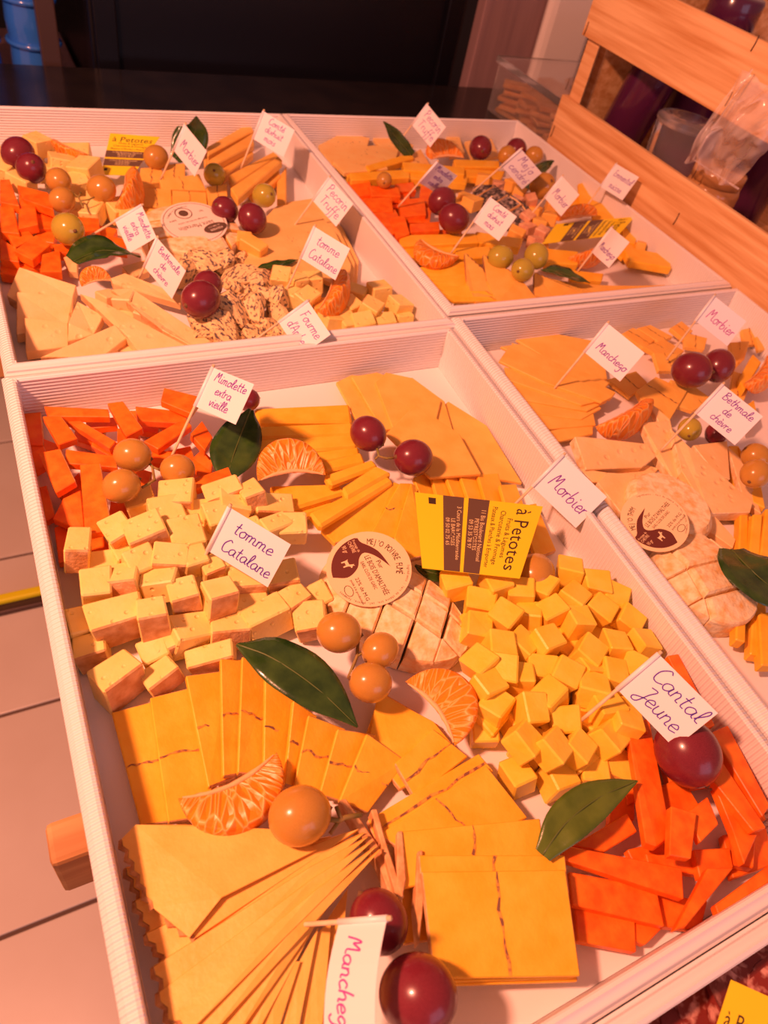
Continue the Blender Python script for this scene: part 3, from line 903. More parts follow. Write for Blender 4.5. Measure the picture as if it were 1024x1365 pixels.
def cut_cheese(c, ex, rx, ry, h, cuts_u, cuts_v, label, m='goat_rind', inner='goat_rind', gap=0.0004, skew=0.0, dome=0.4):
    """round cheese cut into pieces: c = base centre; cut lines at u (along ex) and v"""
    ex = Vector(ex); ex.z = 0; ex.normalize(); ey = Vector((-ex.y, ex.x, 0))
    root = empty('goat_cheese', c + Vector((0, 0, .0006)), label, 'cheese')
    N = 40
    ell = [(rx * math.cos(2 * math.pi * i / N), ry * math.sin(2 * math.pi * i / N)) for i in range(N)]
    us = [-1] + list(cuts_u) + [1]; vs_ = [-1] + list(cuts_v) + [1]
    rr = random.Random(5)
    for i in range(len(us) - 1):
        for j in range(len(vs_) - 1):
            poly = ell
            nu = (1, skew); L = math.hypot(1, skew)
            poly = clip(poly, (us[i] * rx * 1.02 + (gap if i else 0), 0), nu)
            if poly: poly = clip(poly, (us[i + 1] * rx * 1.02 - (gap if i < len(us) - 2 else 0), 0), (-1, -skew))
            if poly: poly = clip(poly, (0, vs_[j] * ry * 1.02 + (gap if j else 0)), (0, 1))
            if poly: poly = clip(poly, (0, vs_[j + 1] * ry * 1.02 - (gap if j < len(vs_) - 2 else 0)), (0, -1))
            if len(poly) < 3: continue
            # drop near-duplicate points
            q = [poly[0]]
            for p in poly[1:]:
                if math.hypot(p[0] - q[-1][0], p[1] - q[-1][1]) > 1e-4: q.append(p)
            if len(q) < 3: continue
            cx = sum(p[0] for p in q) / len(q); cy = sum(p[1] for p in q) / len(q)
            dz = rr.uniform(-0.0006, 0.0012); dx = rr.uniform(-.0006, .0006)
            def lvl(s, k):
                out = []
                for (x, y) in q:
                    x2, y2 = cx + (x - cx) * s, cy + (y - cy) * s
                    ro = (x2 / rx) ** 2 + (y2 / ry) ** 2
                    z = h * k * (1 - dome * ro ** 2.2) + dz
                    out.append(ex * (x2 + dx) + ey * y2 + Vector((0, 0, z)))
                return out
            rings = [[ex * x * .99 + ey * y * .99 for x, y in q], lvl(1.0, 0.86), lvl(.96, .96), lvl(.86, 1.0)]
            rings[0] = [ex * x * .97 + ey * y * .97 for x, y in q]
            V = [v for r_ in rings for v in r_]; n = len(q); F = []; mi = []
            for a in range(3):
                for b in range(n):
                    b2 = (b + 1) % n
                    F.append((a * n + b, a * n + b2, (a + 1) * n + b2, (a + 1) * n + b))
                    mid = ((q[b][0] + q[b2][0]) / 2, (q[b][1] + q[b2][1]) / 2)
                    onrim = (mid[0] / rx) ** 2 + (mid[1] / ry) ** 2 > 0.97
                    mi.append(0 if (onrim or a == 2) else 1)
            F.append(tuple(range(n))[::-1]); mi.append(1)
            F.append(tuple(range(3 * n, 4 * n))); mi.append(0)
            link('cheese_piece', mesh('cheese_piece', V, F, [m, inner], mi), root)
    return root

# ================================================================== tray with the yellow cubes (the big one)
def sticks(cr, items, m, label, group, th=5.5, name='cheese_stick', **kw):
    for q, z in items:
        t = random.uniform(-1.8, 1.8) if z > 12 else 0
        slab(cr, q, [z + t, z - t * .6, z - t, z + t * .6][:4] + [z] * (len(q) - 4), th, m, name, label, group, **kw)
L_MIM = 'orange dry cheese stick in the pile beside the pale cubes'
G_MIM = 'orange sticks beside the pale cubes'
A_mim = [
 ([(150, 105), (370, 115), (375, 142), (165, 140)], 26), ([(365, 95), (420, 88), (487, 180), (430, 210)], 31), ([(462, 105), (640, 125), (635, 165), (470, 155)], 22),
 ([(560, 42), (690, 75), (650, 130), (548, 88)], 28), ([(145, 140), (208, 138), (265, 215), (200, 237)], 27), ([(218, 150), (262, 148), (395, 225), (375, 250)], 22),
 ([(290, 152), (395, 142), (400, 172), (300, 182)], 16), ([(490, 225), (630, 145), (655, 172), (540, 252)], 26), ([(130, 265), (205, 250), (258, 362), (190, 402)], 26),
 ([(225, 252), (390, 275), (402, 315), (222, 300)], 24), ([(272, 305), (342, 300), (382, 525), (290, 545)], 28), ([(180, 490), (215, 420), (275, 388), (290, 535)], 18),
 ([(640, 360), (780, 312), (796, 352), (660, 392)], 27), ([(650, 200), (690, 155), (727, 212), (700, 258)], 28), ([(655, 285), (690, 252), (728, 290), (722, 332), (672, 330)], 18),
 ([(80, 130), (140, 125), (150, 240), (95, 240)], 10), ([(118, 385), (160, 375), (190, 480), (150, 500)], 12), ([(185, 520), (300, 470), (385, 600), (200, 640)], 9),
 ([(510, 250), (592, 262), (582, 310), (515, 300)], 20), ([(400, 180), (480, 190), (470, 240), (400, 230)], 16), ([(420, 300), (520, 330), (500, 400), (400, 380)], 14),
 ([(100, 270), (150, 240), (170, 300), (120, 330)], 16), ([(330, 190), (420, 240), (400, 290), (310, 240)], 15), ([(540, 160), (600, 100), (650, 150), (600, 200)], 14),
 ([(560, 260), (650, 240), (680, 330), (600, 350)], 10), ([(380, 420), (470, 400), (440, 470), (370, 480)], 10), ([(200, 400), (270, 330), (300, 420), (240, 470)], 9),
 ([(110, 200), (210, 240), (180, 290), (100, 270)], 9), ([(260, 160), (360, 180), (340, 250), (250, 220)], 9), ([(430, 120), (560, 120), (540, 200), (430, 180)], 9),
]
sticks(c1, A_mim, 'mimolette', L_MIM, G_MIM, rind=(1,), rmat='rind_tan')
# pale cubes with tan rind
L_TOM = 'pale cheese cube with tan rind in the pile beside the orange sticks'
G_TOM = 'pale cubes beside the scored goat cheese'
A_tom = [(605, 415, 26, (22, 20, 15)), (565, 475, 24, (20, 20, 14)), (500, 545, 29, (22, 21, 16)), (640, 550, 27, (20, 22, 16)), (405, 540, 25, (17, 20, 15)),
 (480, 440, 17, (18, 18, 16)), (762, 402, 26, (24, 13, 14)), (795, 447, 24, (20, 15, 14)), (862, 420, 26, (14, 18, 17)), (740, 492, 24, (15, 18, 16)), (930, 455, 18, (26, 16, 14)),
 (675, 480, 18, (17, 17, 15)), (268, 595, 26, (13, 22, 17)), (475, 645, 27, (17, 17, 16)), (585, 632, 27, (20, 16, 16)), (662, 635, 27, (14, 15, 14)), (425, 705, 26, (18, 17, 16)),
 (330, 725, 25, (17, 17, 17)), (425, 615, 17, (14, 16, 14)), (545, 718, 25, (20, 15, 15)), (632, 760, 24, (16, 15, 22)), (742, 765, 25, (18, 15, 22)), (722, 662, 24, (13, 13, 13)),
 (760, 655, 22, (12, 12, 12)), (840, 710, 18, (22, 17, 16)), (395, 840, 20, (29, 16, 24)), (530, 840, 23, (15, 14, 28)), (275, 855, 12, (14, 16, 18)), (315, 950, 9, (18, 15, 16)),
 (402, 1040, 13, (24, 16, 23)), (552, 1035, 9, (19, 13, 14)), (645, 885, 12, (22, 17, 19)), (790, 872, 12, (22, 17, 17)), (905, 835, 14, (26, 17, 18)), (728, 965, 10, (27, 13, 13)),
 (530, 955, 8, (16, 15, 14)), (965, 700, 17, (19, 19, 18)), (1000, 520, 20, (18, 16, 16)), (1000, 775, 16, (17, 16, 16)), (940, 520, 22, (19, 13, 13)), (1060, 840, 14, (19, 18, 18)),
 (850, 790, 12, (20, 18, 16)), (360, 660, 14, (18, 17, 16)), (1080, 760, 12, (16, 16, 16)), (690, 570, 12, (20, 18, 18)), (550, 560, 10, (20, 20, 18)), (450, 590, 10, (18, 18, 18)),
 (620, 690, 10, (20, 20, 18)), (480, 770, 9, (18, 18, 17)), (700, 830, 9, (18, 18, 17)), (570, 920, 9, (16, 16, 16)), (850, 560, 10, (20, 18, 18)), (770, 560, 10, (18, 18, 18))]
for i, (x, y, h, d) in enumerate(A_tom):
    up = d[2] > 20
    cube(c1(x, y), h, d, 'cheese_pale', L_TOM, G_TOM, yaw=random.uniform(-.35, .35) + (0.1 if up else 0), rind=i % 2 == 0 or up, tilt=0.12 if up else 0.25)
# yellow cubes
L_YEL = 'bright yellow cheese cube in the pile between the goat cheese and tray wall'
G_YEL = 'yellow cubes along the tray wall'
top = [(607, 778), (661, 780), (695, 790), (640, 804), (758, 763), (793, 780), (817, 797), (722, 786), (671, 824), (705, 822), (664, 864), (726, 858), (693, 862), (768, 831), (800, 812), (837, 829),
 (783, 871), (821, 862), (855, 862), (764, 800), (735, 815), (634, 838), (639, 886), (648, 915), (690, 906), (751, 900), (731, 930), (660, 942), (707, 946), (646, 974), (751, 962), (735, 1000), (697, 988),
 (768, 998), (788, 920), (808, 944), (810, 984), (741, 1038), (690, 1035), (788, 1028), (822, 1022), (815, 900), (783, 892), (832, 966), (848, 895), (722, 896), (670, 893)]
for i, p in enumerate(top):
    s = random.choice(((17, 17, 16), (18, 16, 15), (17, 15, 17), (15, 17, 14)))
    edge = p[1] > 1010 or (p[0] < 660 and p[1] > 950)
    cube(p, 9 if edge else (25 if i % 3 else 21), s, 'cubes_yellow', L_YEL, G_YEL, tilt=0.3)
for (x, y) in [(620, 820), (650, 880), (690, 840), (740, 840), (790, 830), (840, 850), (680, 930), (730, 900), (770, 940), (820, 920), (700, 975), (760, 985), (730, 960), (640, 940), (790, 880), (850, 880), (680, 800), (740, 780), (800, 960)]:
    cube((x + 6, y + 22), 9, (18, 18, 17), 'cubes_yellow', L_YEL, G_YEL, tilt=0.1)
# curved row of slices with an ash line
L_MOR = 'yellow cheese slice with a dark ash line in the curved row under the big leaf'
G_MOR = 'ash line slices in a curved row'
arc = [
 ([(100, 265), (225, 232), (280, 560), (180, 575)], [7, 5, 4, 6]), ([(205, 225), (325, 195), (385, 545), (255, 565)], [10, 6, 5, 9]), ([(303, 165), (415, 150), (440, 440), (365, 470)], [15, 8, 6, 12]),
 ([(398, 118), (478, 122), (470, 430), (405, 440)], [19, 10, 8, 14]), ([(457, 112), (540, 150), (530, 440), (445, 430)], [21, 11, 8, 15]), ([(520, 160), (615, 225), (590, 455), (515, 450)], [21, 12, 8, 15]),
 ([(597, 232), (662, 275), (620, 475), (573, 462)], [21, 12, 8, 15]), ([(638, 272), (740, 310), (690, 495), (598, 470)], [21, 12, 8, 15]), ([(718, 310), (822, 325), (750, 515), (668, 490)], [21, 12, 8, 15]),
 ([(798, 322), (905, 398), (800, 540), (722, 508)], [20, 11, 8, 15]), ([(835, 208), (995, 300), (900, 415), (795, 325)], [9, 6, 6, 8]),
]
ORD = ('first', 'second', 'third', 'fourth', 'fifth', 'sixth', 'seventh', 'eighth', 'ninth', 'tenth', 'eleventh', 'twelfth', 'thirteenth', 'fourteenth', 'fifteenth')
for k, (q, z) in enumerate(arc):
    slab(c3, q, z, 3.6, 'cheese_yellow', 'cheese_slice', ORD[k] + ' ash line slice from the tray wall in the curved row under the leaf', G_MOR, rind=(0, 2), ash=(3, 1))
right = [
 ([(-40, 210), (112, 290), (190, 385), (20, 475), (-70, 360)], [11, 9, 9, 10, 10], None), ([(5, 405), (110, 310), (205, 385), (60, 500)], [14, 13, 11, 12], (3, 1)),
 ([(-70, 560), (235, 378), (275, 425), (-40, 640)], [17, 14, 13, 16], (3, 1)), ([(-40, 600), (255, 410), (368, 552), (90, 680)], [20, 17, 15, 18], (0, 2)),
 ([(18, 590), (402, 555), (414, 665), (30, 745)], [23, 20, 19, 21], (0, 2)), ([(22, 610), (30, 900), (150, 880), (140, 600)], [15, 10, 9, 13], None), ([(70, 655), (470, 655), (482, 760), (80, 760)], [26, 24, 22, 23], (0, 2)), ([(84, 745), (468, 742), (505, 1000), (125, 1012)], [17, 16, 13, 14], None), ([(88, 730), (470, 730), (498, 990), (118, 1003)], [23, 21, 17, 18], None), ([(78, 700), (472, 695), (512, 985), (112, 992)], [29, 27, 22, 24], (0, 2)),
]
for k, (q, z, ash) in enumerate(right):
    slab(c4, q, z, 3.8, 'cheese_yellow', 'cheese_slice', ORD[k] + ' ash line slice from the mandarin segment in the stack beside dark orange sticks', 'ash line slices in the overlapping stack', rind=(1, 3), ash=ash)
# fan of thin cream slices with a brown zigzag rind
L_FAN = 'thin golden cheese slice with zigzag rind in the fan along the tray edge'
fan = [
 ([(215, 800), (128, 610), (165, 572), (300, 572), (560, 585), (660, 640), (400, 770), (312, 880)], [22, 19, 19, 20, 24, 27, 25.5, 23.5]),
 ([(235, 880), (140, 690), (470, 640), (700, 605)], [14, 13, 17, 20]), ([(255, 960), (165, 780), (540, 660), (760, 590)], [16, 15, 20, 23]),
 ([(330, 880), (250, 820), (620, 640), (775, 583)], [21, 20, 24, 26]), ([(300, 1010), (195, 870), (600, 680), (790, 595)], [18, 17, 24, 26]),
 ([(280, 1070), (215, 960), (640, 690), (800, 605)], [20, 19, 26, 27]), ([(270, 1120), (230, 1030), (650, 720), (815, 615)], [22, 20, 27, 28]),
 ([(320, 1130), (250, 1090), (660, 750), (825, 630)], [24, 21, 28, 29]), ([(350, 1170), (240, 1160), (640, 800), (835, 640)], [22, 20, 27, 28]),
 ([(420, 1180), (330, 1170), (620, 850), (760, 700)], [20, 18, 24, 24]), ([(470, 1190), (400, 1180), (560, 940), (660, 840)], [18, 16, 20, 21]),
 ([(540, 1180), (470, 1180), (545, 950), (615, 945)], [16, 15, 20, 20]), ([(600, 1180), (550, 1180), (610, 950), (665, 850)], [15, 14, 18, 20]), ([(670, 1180), (610, 1180), (650, 880), (700, 830)], [13, 12, 17, 18]),
 ([(710, 1100), (655, 1120), (690, 830), (745, 745)], [12, 11, 15, 16]),
]
for k, (q, z) in enumerate(fan):
    slab(c3, q, z, 2.2, 'cheese_gold', 'cheese_slice', ORD[k] + ' thin golden slice from the curved row in the zigzag rind fan', 'zigzag rind slices in the fan', rind=(0,), rmat='rind_brown', zig=(0,), bev=0)
for q, z in [([(720, 505), (740, 500), (850, 660), (880, 760), (860, 765), (830, 680)], 19), ([(808, 530), (825, 528), (850, 620), (900, 770), (880, 775)], 23), ([(880, 590), (895, 588), (905, 720), (895, 770), (880, 740)], 24), ([(935, 645), (950, 640), (955, 760), (940, 900), (930, 800)], 24)]:
    slab(c3, q, z, 10, 'rind_tan', 'rind_strip', 'narrow strip of crusty rind between the fan and the ash line slices', 'rind strips by the fan')
# upper rows: rounded yellow batons and leaning slices
up_ = [([(80, 130), (340, 118), (348, 168), (90, 168)], 13), ([(68, 180), (348, 168), (352, 203), (80, 213)], 16), ([(80, 215), (358, 200), (362, 238), (90, 255)], 18), ([(205, 252), (366, 234), (370, 262), (230, 284)], 21),
 ([(262, 277), (372, 248), (385, 280), (275, 304)], 23), ([(270, 312), (402, 268), (420, 290), (288, 340)], 25), ([(318, 347), (412, 285), (457, 306), (332, 378)], 27), ([(228, 415), (440, 312), (462, 330), (260, 455)], 25), ([(120, 340), (310, 335), (332, 362), (180, 408)], 17),
 ([(150, 385), (280, 350), (300, 400), (200, 430)], 12)]
for q, z in up_:
    slab(c2, q, z, 7, 'cheese_yellow', 'cheese_baton', 'rounded yellow cheese baton stacked beside the mandarin segment and red grapes', 'yellow batons by the mandarin segment', bev=0.0018)
for q, z in [([(262, 462), (462, 332), (484, 340), (405, 475), (300, 500)], [16, 22, 20, 14, 13]), ([(395, 480), (478, 335), (512, 336), (472, 488)], [20, 23, 20, 16]), ([(462, 485), (508, 335), (520, 340), (548, 532), (500, 545)], [21, 25, 22, 16, 16])]:
    slab(c2, q, z, 4.5, 'cheese_yellow', 'cheese_slice', 'yellow cheese slice fanned above the round brown label', 'slices above the brown label', rind=(3,), ash=(0, 2) if len(q) == 4 else None)
for q in [[(515, 320), (550, 308), (588, 372), (535, 372)], [(560, 305), (605, 304), (635, 378), (580, 376)], [(600, 310), (645, 308), (678, 382), (628, 380)], [(640, 310), (695, 308), (728, 392), (668, 388)], [(690, 312), (745, 308), (775, 396), (715, 396)], [(750, 340), (795, 338), (825, 420), (770, 410)], [(800, 400), (850, 390), (905, 520), (850, 540)]]:
    slab(c2, q, [14, 9, 5, 11], 3.6, 'cheese_yellow', 'cheese_slice', 'yellow cheese slice leaning in the row behind the yellow card', 'leaning slices behind the card', rind=(2,))
for q, z in [([(303, 60), (345, 40), (400, 45), (440, 175), (360, 165)], 9), ([(345, 45), (415, 33), (490, 60), (485, 185), (430, 190)], 12), ([(410, 60), (440, 33), (510, 48), (590, 110), (560, 235), (470, 215)], 14), ([(480, 130), (510, 46), (600, 112), (640, 250), (560, 260), (480, 220)], 11), ([(500, 200), (610, 112), (715, 178), (812, 335), (600, 300), (520, 290)], 8), ([(440, 200), (520, 120), (640, 200), (700, 310), (560, 320)], 17)]:
    kk = globals().get('kk', -1) + 1
    slab(c2, q, z, 2.8, 'cheese_gold', 'cheese_slice', ORD[kk] + ' large thin golden slice from the batons, behind the two red grapes', 'golden slices behind the red grapes', rind=(1, 2), rmat='rind_brown')
# deep orange sticks by the front wall
L_OR2 = 'dark orange cheese stick in the pile under the big red grape'
B2 = [
 ([(640, 300), (700, 280), (760, 600), (720, 630), (690, 620)], 24), ([(610, 250), (650, 235), (740, 560), (755, 590), (720, 600)], 16), ([(750, 110), (780, 105), (880, 300), (850, 310)], 28), ([(590, 235), (625, 225), (700, 320), (650, 330)], 25),
 ([(870, 320), (915, 300), (1030, 520), (1010, 550)], 26), ([(930, 330), (960, 325), (1060, 470), (1040, 500)], 18), ([(850, 420), (900, 400), (1020, 580), (985, 590)], 27), ([(880, 470), (930, 460), (995, 600), (960, 680), (930, 590)], 22),
 ([(760, 520), (830, 540), (815, 665), (755, 655)], 30), ([(800, 540), (860, 495), (890, 570), (840, 620)], 26), ([(490, 630), (640, 540), (668, 590), (580, 645)], 16), ([(470, 628), (790, 690), (795, 775), (460, 665)], 20),
 ([(480, 700), (720, 745), (742, 850), (490, 790)], 15), ([(495, 788), (660, 805), (665, 920), (505, 890)], 10), ([(770, 860), (860, 690), (930, 690), (800, 850)], 24), ([(880, 790), (1030, 680), (1040, 720), (890, 820)], 22), ([(820, 640), (920, 635), (930, 690), (840, 720)], 16),
 ([(690, 650), (850, 660), (850, 710), (700, 690)], 12), ([(930, 600), (990, 620), (985, 690), (920, 680)], 14), ([(640, 640), (760, 610), (780, 660), (660, 680)], 10), ([(720, 760), (860, 780), (840, 860), (730, 850)], 8), ([(650, 800), (740, 850), (690, 900), (640, 880)], 8),
 ([(700, 480), (790, 440), (850, 540), (760, 560)], 14), ([(720, 330), (850, 330), (900, 460), (760, 480)], 10), ([(620, 350), (660, 340), (680, 500), (640, 520)], 10), ([(600, 500), (660, 490), (660, 560), (590, 570)], 9), ([(900, 600), (1020, 580), (1040, 680), (930, 720)], 8), ([(900, 400), (1000, 480), (1020, 560), (930, 520)], 10),
]
sticks(c4, B2, 'mimolette', L_OR2, 'orange sticks by the front wall')
# scored goat cheese with its label
gc = onZ((523, 812), fl(12)); gx = onZ((620, 866), fl(12)) - onZ((420, 745), fl(12))
cut_cheese(Vector((gc.x, gc.y, ZF)), gx, 0.050, 0.031, 0.025, (-.5, -.1, .3, .66), (-.2, .35), 'scored goat cheese with white rind under the round brown label', skew=0.25)
lc = onZ((492, 757), fl(29)); le = onZ((512, 792), fl(29)) - lc
round_label(lc, le, (-.18, -.10, 1), 0.0255, 'round cream label with a brown swirl on the scored goat cheese', 'poivre')
# grapes, mandarin, leaves
cr_ = 'dark red grape '
grape((491, 578), 24.5, 20, 'grape_red', cr_ + 'with the stem, lying on golden slices beside its twin', axis=(.5, -1, -.1))
grape((551, 610), 26, 16, 'grape_red', cr_ + 'lying beside the rounded batons and leaning slices', axis=(-1, .1, .2))
grape((330, 533), 16, 10, 'grape_red', cr_ + 'half hidden behind a flag and the big leaf by the orange sticks')
grape((917, 1003), 44, 16, 'grape_red', 'big ' + cr_ + 'lying on the dark orange sticks', axis=(0.1, -.9, -.3))
grape((505, 1228), 40, 14, 'grape_red', cr_ + 'behind the curved flag beside the ash line slices', axis=(-.3, .9, .3))
grape((557, 1326), 52, 20, 'grape_red', 'biggest ' + cr_ + 'beside the front stack of ash line slices')
ga = 'amber grape '
grape((177, 607), 24, 24, 'grape_amber', ga + 'farther of two on the orange sticks', axis=(1, -.6, 0))
grape((162, 648), 24, 24, 'grape_amber', ga + 'nearer the pale cubes on the orange sticks', axis=(1, .1, 0.2))
grape((237, 626), 22, 22, 'grape_amber', ga + 'between the orange sticks and pale cubes by a toothpick', axis=(-1, .3, 0))
grape((452, 843), 29, 22, 'grape_amber', ga + 'largest of the three by the scored goat cheese', axis=(1, -.5, 0))
grape((507, 867), 25, 20, 'grape_amber', ga + 'middle of the three by the scored goat cheese', axis=(-1, -.3, 0))
grape((494, 910), 28, 18, 'grape_amber', ga + 'by the leaf tip and the mandarin segment', axis=(-1, .5, 0.2))
grape((400, 1087), 40.5, 22, 'grape_amber', 'big ' + ga + 'lying beside a mandarin segment on the golden fan', axis=(1, -.1, -.1))
grape((713, 765), 28, 12, 'grape_amber', ga + 'half hidden under the yellow card with dark bars')
def stem(px, label, r=0.0009):
    a = onZ(px[0][0][0], fl(px[0][0][1]))
    g = min((o for o in COL.objects if o.type == 'EMPTY' and o.name.startswith('grape')), key=lambda o: (Vector(o.location) - a).length)
    o = tube([onZ(p, fl(h)) for p, h in px[0]], r, 'stem', 'stem', g)
    o['label'] = label
    for br in px[1:]:
        t = tube([onZ(p, fl(h)) for p, h in br], r * .8, 'stem', 'twig', o)
        t.location = onZ(br[0][0], fl(br[0][1])) - Vector(g.location) - Vector(o.location)
stem([[((503, 598), 30), ((505, 608), 29), ((515, 611), 28), ((528, 610), 28)], [((505, 608), 29), ((500, 612), 27)]], 'thin stem joining the two red grapes')
stem([[((195, 612), 34), ((203, 622), 32), ((206, 640), 30), ((190, 650), 32)], [((203, 622), 32), ((216, 628), 31)]], 'thin green stem between the amber grapes on orange sticks')
stem([[((478, 850), 30), ((476, 875), 26), ((468, 895), 24), ((464, 905), 22)], [((476, 875), 26), ((486, 868), 27)], [((468, 893), 24), ((478, 900), 26)]], 'thin green stem between the three amber grapes by goat cheese')
stem([[((438, 1092), 34), ((452, 1094), 32), ((460, 1090), 31), ((482, 1086), 30)], [((452, 1094), 32), ((440, 1112), 30)], [((455, 1092), 32), ((448, 1075), 32)]], 'dry brown stem of the big amber grape', 0.0012)
mandarin((343, 636), (433, 628), (392, 588), 30, 'mandarin segment lying on the rounded yellow batons', up=6)
mandarin((546, 905), (612, 990), (628, 918), 20, 'mandarin segment between the goat cheese and yellow cubes', up=4)
mandarin((240, 1072), (372, 1010), (330, 1108), 24, 'mandarin segment lying on the curved row of ash line slices', up=-4)
leaf(c2, [(70, 135), (45, 200), (20, 270), (0, 340)], [2, 14, 15, 2], [30, 30, 28, 24], 'dark green leaf standing behind the mandarin segment and beside orange sticks', fold=.15)
leaf(c3, [(442, 80), (540, 118), (660, 200), (772, 305)], [1, 12.5, 13, 0.5], [32, 34, 33, 30], 'big dark green leaf lying across the curved row of slices', fold=.12)
leaf(c4, [(408, 655), (470, 570), (560, 500), (668, 452)], [4, 9.5, 8.5, .5], [26, 30, 31, 30], 'olive green leaf between the yellow cubes and dark orange sticks', 'leaf_light', fold=.2)
leaf(c2, [(520, 560), (560, 580), (620, 590), (660, 585)], [1, 6, 5, .5], [10, 12, 12, 10], 'small green leaf peeping out under the yellow card', fold=.1)
# yellow business card
def shop_card(cr, corners, zz, label, full=True):
    """corners = top-left, bottom-left, bottom-right, top-right of the printed side"""
    C = [onZ(cr(*p), fl(h)) for p, h in zip(corners, zz)]
    root = empty('shop_card', sum(C, Vector()) / 4, label, 'card')
    pap, g, n = sheet(C, 4, 4, 0.0004, 'yellow_card', 'card_sheet', root)
    if n.dot(Vector((0, 0, CAMH)) - C[0]) < 0: n = -n
    L = Vector(root.location); W, Hh = 0.055, 0.085
    def rect(y0, y1, x0=0, x1=W): return ([(x0, y0), (x1, y0), (x1, y1), (x0, y1)], [(0, 1, 2, 3)])
    # sheet's v runs from the bottom edge (0) to the top edge (1)
    inked(rect(.036, .050), W, Hh, g, n, 'print_bar', 'dark_bar', pap, L, .0001)
    inked(rect(.019, .033), W, Hh, g, n, 'print_bar', 'dark_bar', pap, L, .0001)
    inked(merge(type_text('à Petotes', .0145, W / 2, .0690, 'CENTER', 0, .86), type_text('Fruits & Légumes', .0052, W / 2, .0640, 'CENTER', 0, .82), type_text('Charcuterie & Fromage', .0052, W / 2, .0586, 'CENTER', 0, .82),
                type_text('Plateaux & Planches à Emporter', .0049, W / 2, .0528, 'CENTER', 0, .72)), W, Hh, g, n, 'print_dark', 'print', pap, L, .00015)
    inked(rect(.009, .014, .003, .008), W, Hh, g, n, 'print_dark', 'logo', pap, L, .0001)
    inked(merge(type_text('11 Bis Boulevard National', .0046, W / 2, .0455, 'CENTER', 0, .8), type_text('PEYRESTORTES', .0044, W / 2, .0415, 'CENTER', 0, .8), type_text('09 53 35 78 97', .0044, W / 2, .0375, 'CENTER', 0, .8),
                type_text('3 Cours de la Méditerranée', .0044, W / 2, .0287, 'CENTER', 0, .8), type_text('LE BARCARES', .0042, W / 2, .0247, 'CENTER', 0, .8), type_text('09 50 02 75 65', .0042, W / 2, .0207, 'CENTER', 0, .8)), W, Hh, g, n, 'print_pale', 'pale_print', pap, L, .0002)
    return root
shop_card(ident, [(724, 675), (553, 656), (563, 757), (693, 771)], [40, 27, 30, 41], 'yellow shop card with dark bars lying against the yellow cubes')

# ================================================================== far tray with the blue cheese
L_OB = 'orange cheese stick in the far tray pile below the olive green grape'
G_OB = 'orange sticks in the blue cheese tray'
OB = [([(72, 372), (205, 405), (228, 478), (98, 432)], 26), ([(0, 350), (40, 348), (82, 462), (0, 445)], 24), ([(82, 412), (142, 408), (162, 540), (78, 560)], 22), ([(0, 460), (58, 468), (82, 580), (0, 572)], 20), ([(60, 652), (152, 585), (216, 626), (138, 692)], 22),
 ([(180, 668), (255, 648), (265, 742), (172, 742)], 20), ([(222, 625), (332, 620), (332, 662), (240, 662)], 17), ([(460, 588), (532, 602), (542, 652), (480, 642)], 20), ([(330, 508), (420, 515), (427, 562), (350, 572)], 20), ([(0, 600), (70, 640), (80, 700), (0, 690)], 17), ([(85, 702), (170, 698), (180, 730), (80, 735)], 12),
 ([(150, 480), (230, 500), (220, 560), (160, 560)], 16), ([(30, 580), (100, 540), (150, 600), (60, 640)], 18), ([(150, 560), (240, 570), (230, 620), (160, 610)], 13), ([(0, 700), (80, 730), (70, 760), (0, 750)], 10), ([(-40, 520), (30, 540), (20, 640), (-40, 620)], 12), ([(330, 560), (420, 570), (400, 620), (340, 610)], 13), ([(400, 540), (500, 560), (480, 600), (400, 590)], 11)]
sticks(c5, OB, 'mimolette', L_OB, G_OB, th=8)
L_PB = 'pale cheese chunk heaped behind the orange sticks of the far tray'
for (x, y, h, d) in [(165, 205, 20, (24, 20, 18)), (270, 290, 18, (26, 22, 18)), (365, 315, 20, (28, 24, 20)), (95, 365, 18, (24, 18, 16)), (400, 495, 16, (26, 20, 16)), (500, 485, 16, (24, 20, 16)), (330, 380, 12, (24, 22, 18)), (30, 250, 14, (24, 20, 18)), (25, 310, 16, (22, 20, 16)), (420, 450, 12, (24, 22, 16)), (220, 330, 10, (24, 22, 16)), (560, 520, 14, (22, 20, 16)), (330, 470, 10, (22, 22, 16)), (120, 250, 9, (22, 22, 16)), (340, 250, 10, (22, 22, 16)), (270, 240, 10, (24, 22, 16))]:
    cube(c5(x, y), h, d, 'cheese_pale', L_PB, 'pale chunks in the blue cheese tray')
for q, z in [([(600, 385), (730, 390), (735, 470), (600, 465)], [16, 15, 10, 11]), ([(735, 395), (880, 405), (885, 470), (735, 470)], [17, 16, 12, 12]), ([(680, 350), (850, 325), (880, 395), (690, 390)], [20, 20, 15, 15]), ([(880, 380), (968, 368), (972, 450), (890, 462)], [19, 18, 13, 13]), ([(600, 300), (690, 295), (700, 360), (590, 370)], [18, 18, 12, 12]), ([(700, 285), (790, 280), (790, 345), (690, 350)], [18, 18, 12, 12]), ([(600, 470), (720, 480), (720, 530), (610, 530)], [12, 12, 8, 8])]:
    slab(c5, q, z, 8, 'cheese_gold', 'cheese_slice', 'thick golden cheese slice with ash marks standing behind the round label', 'golden slices behind the round label', ash=(0, 2))
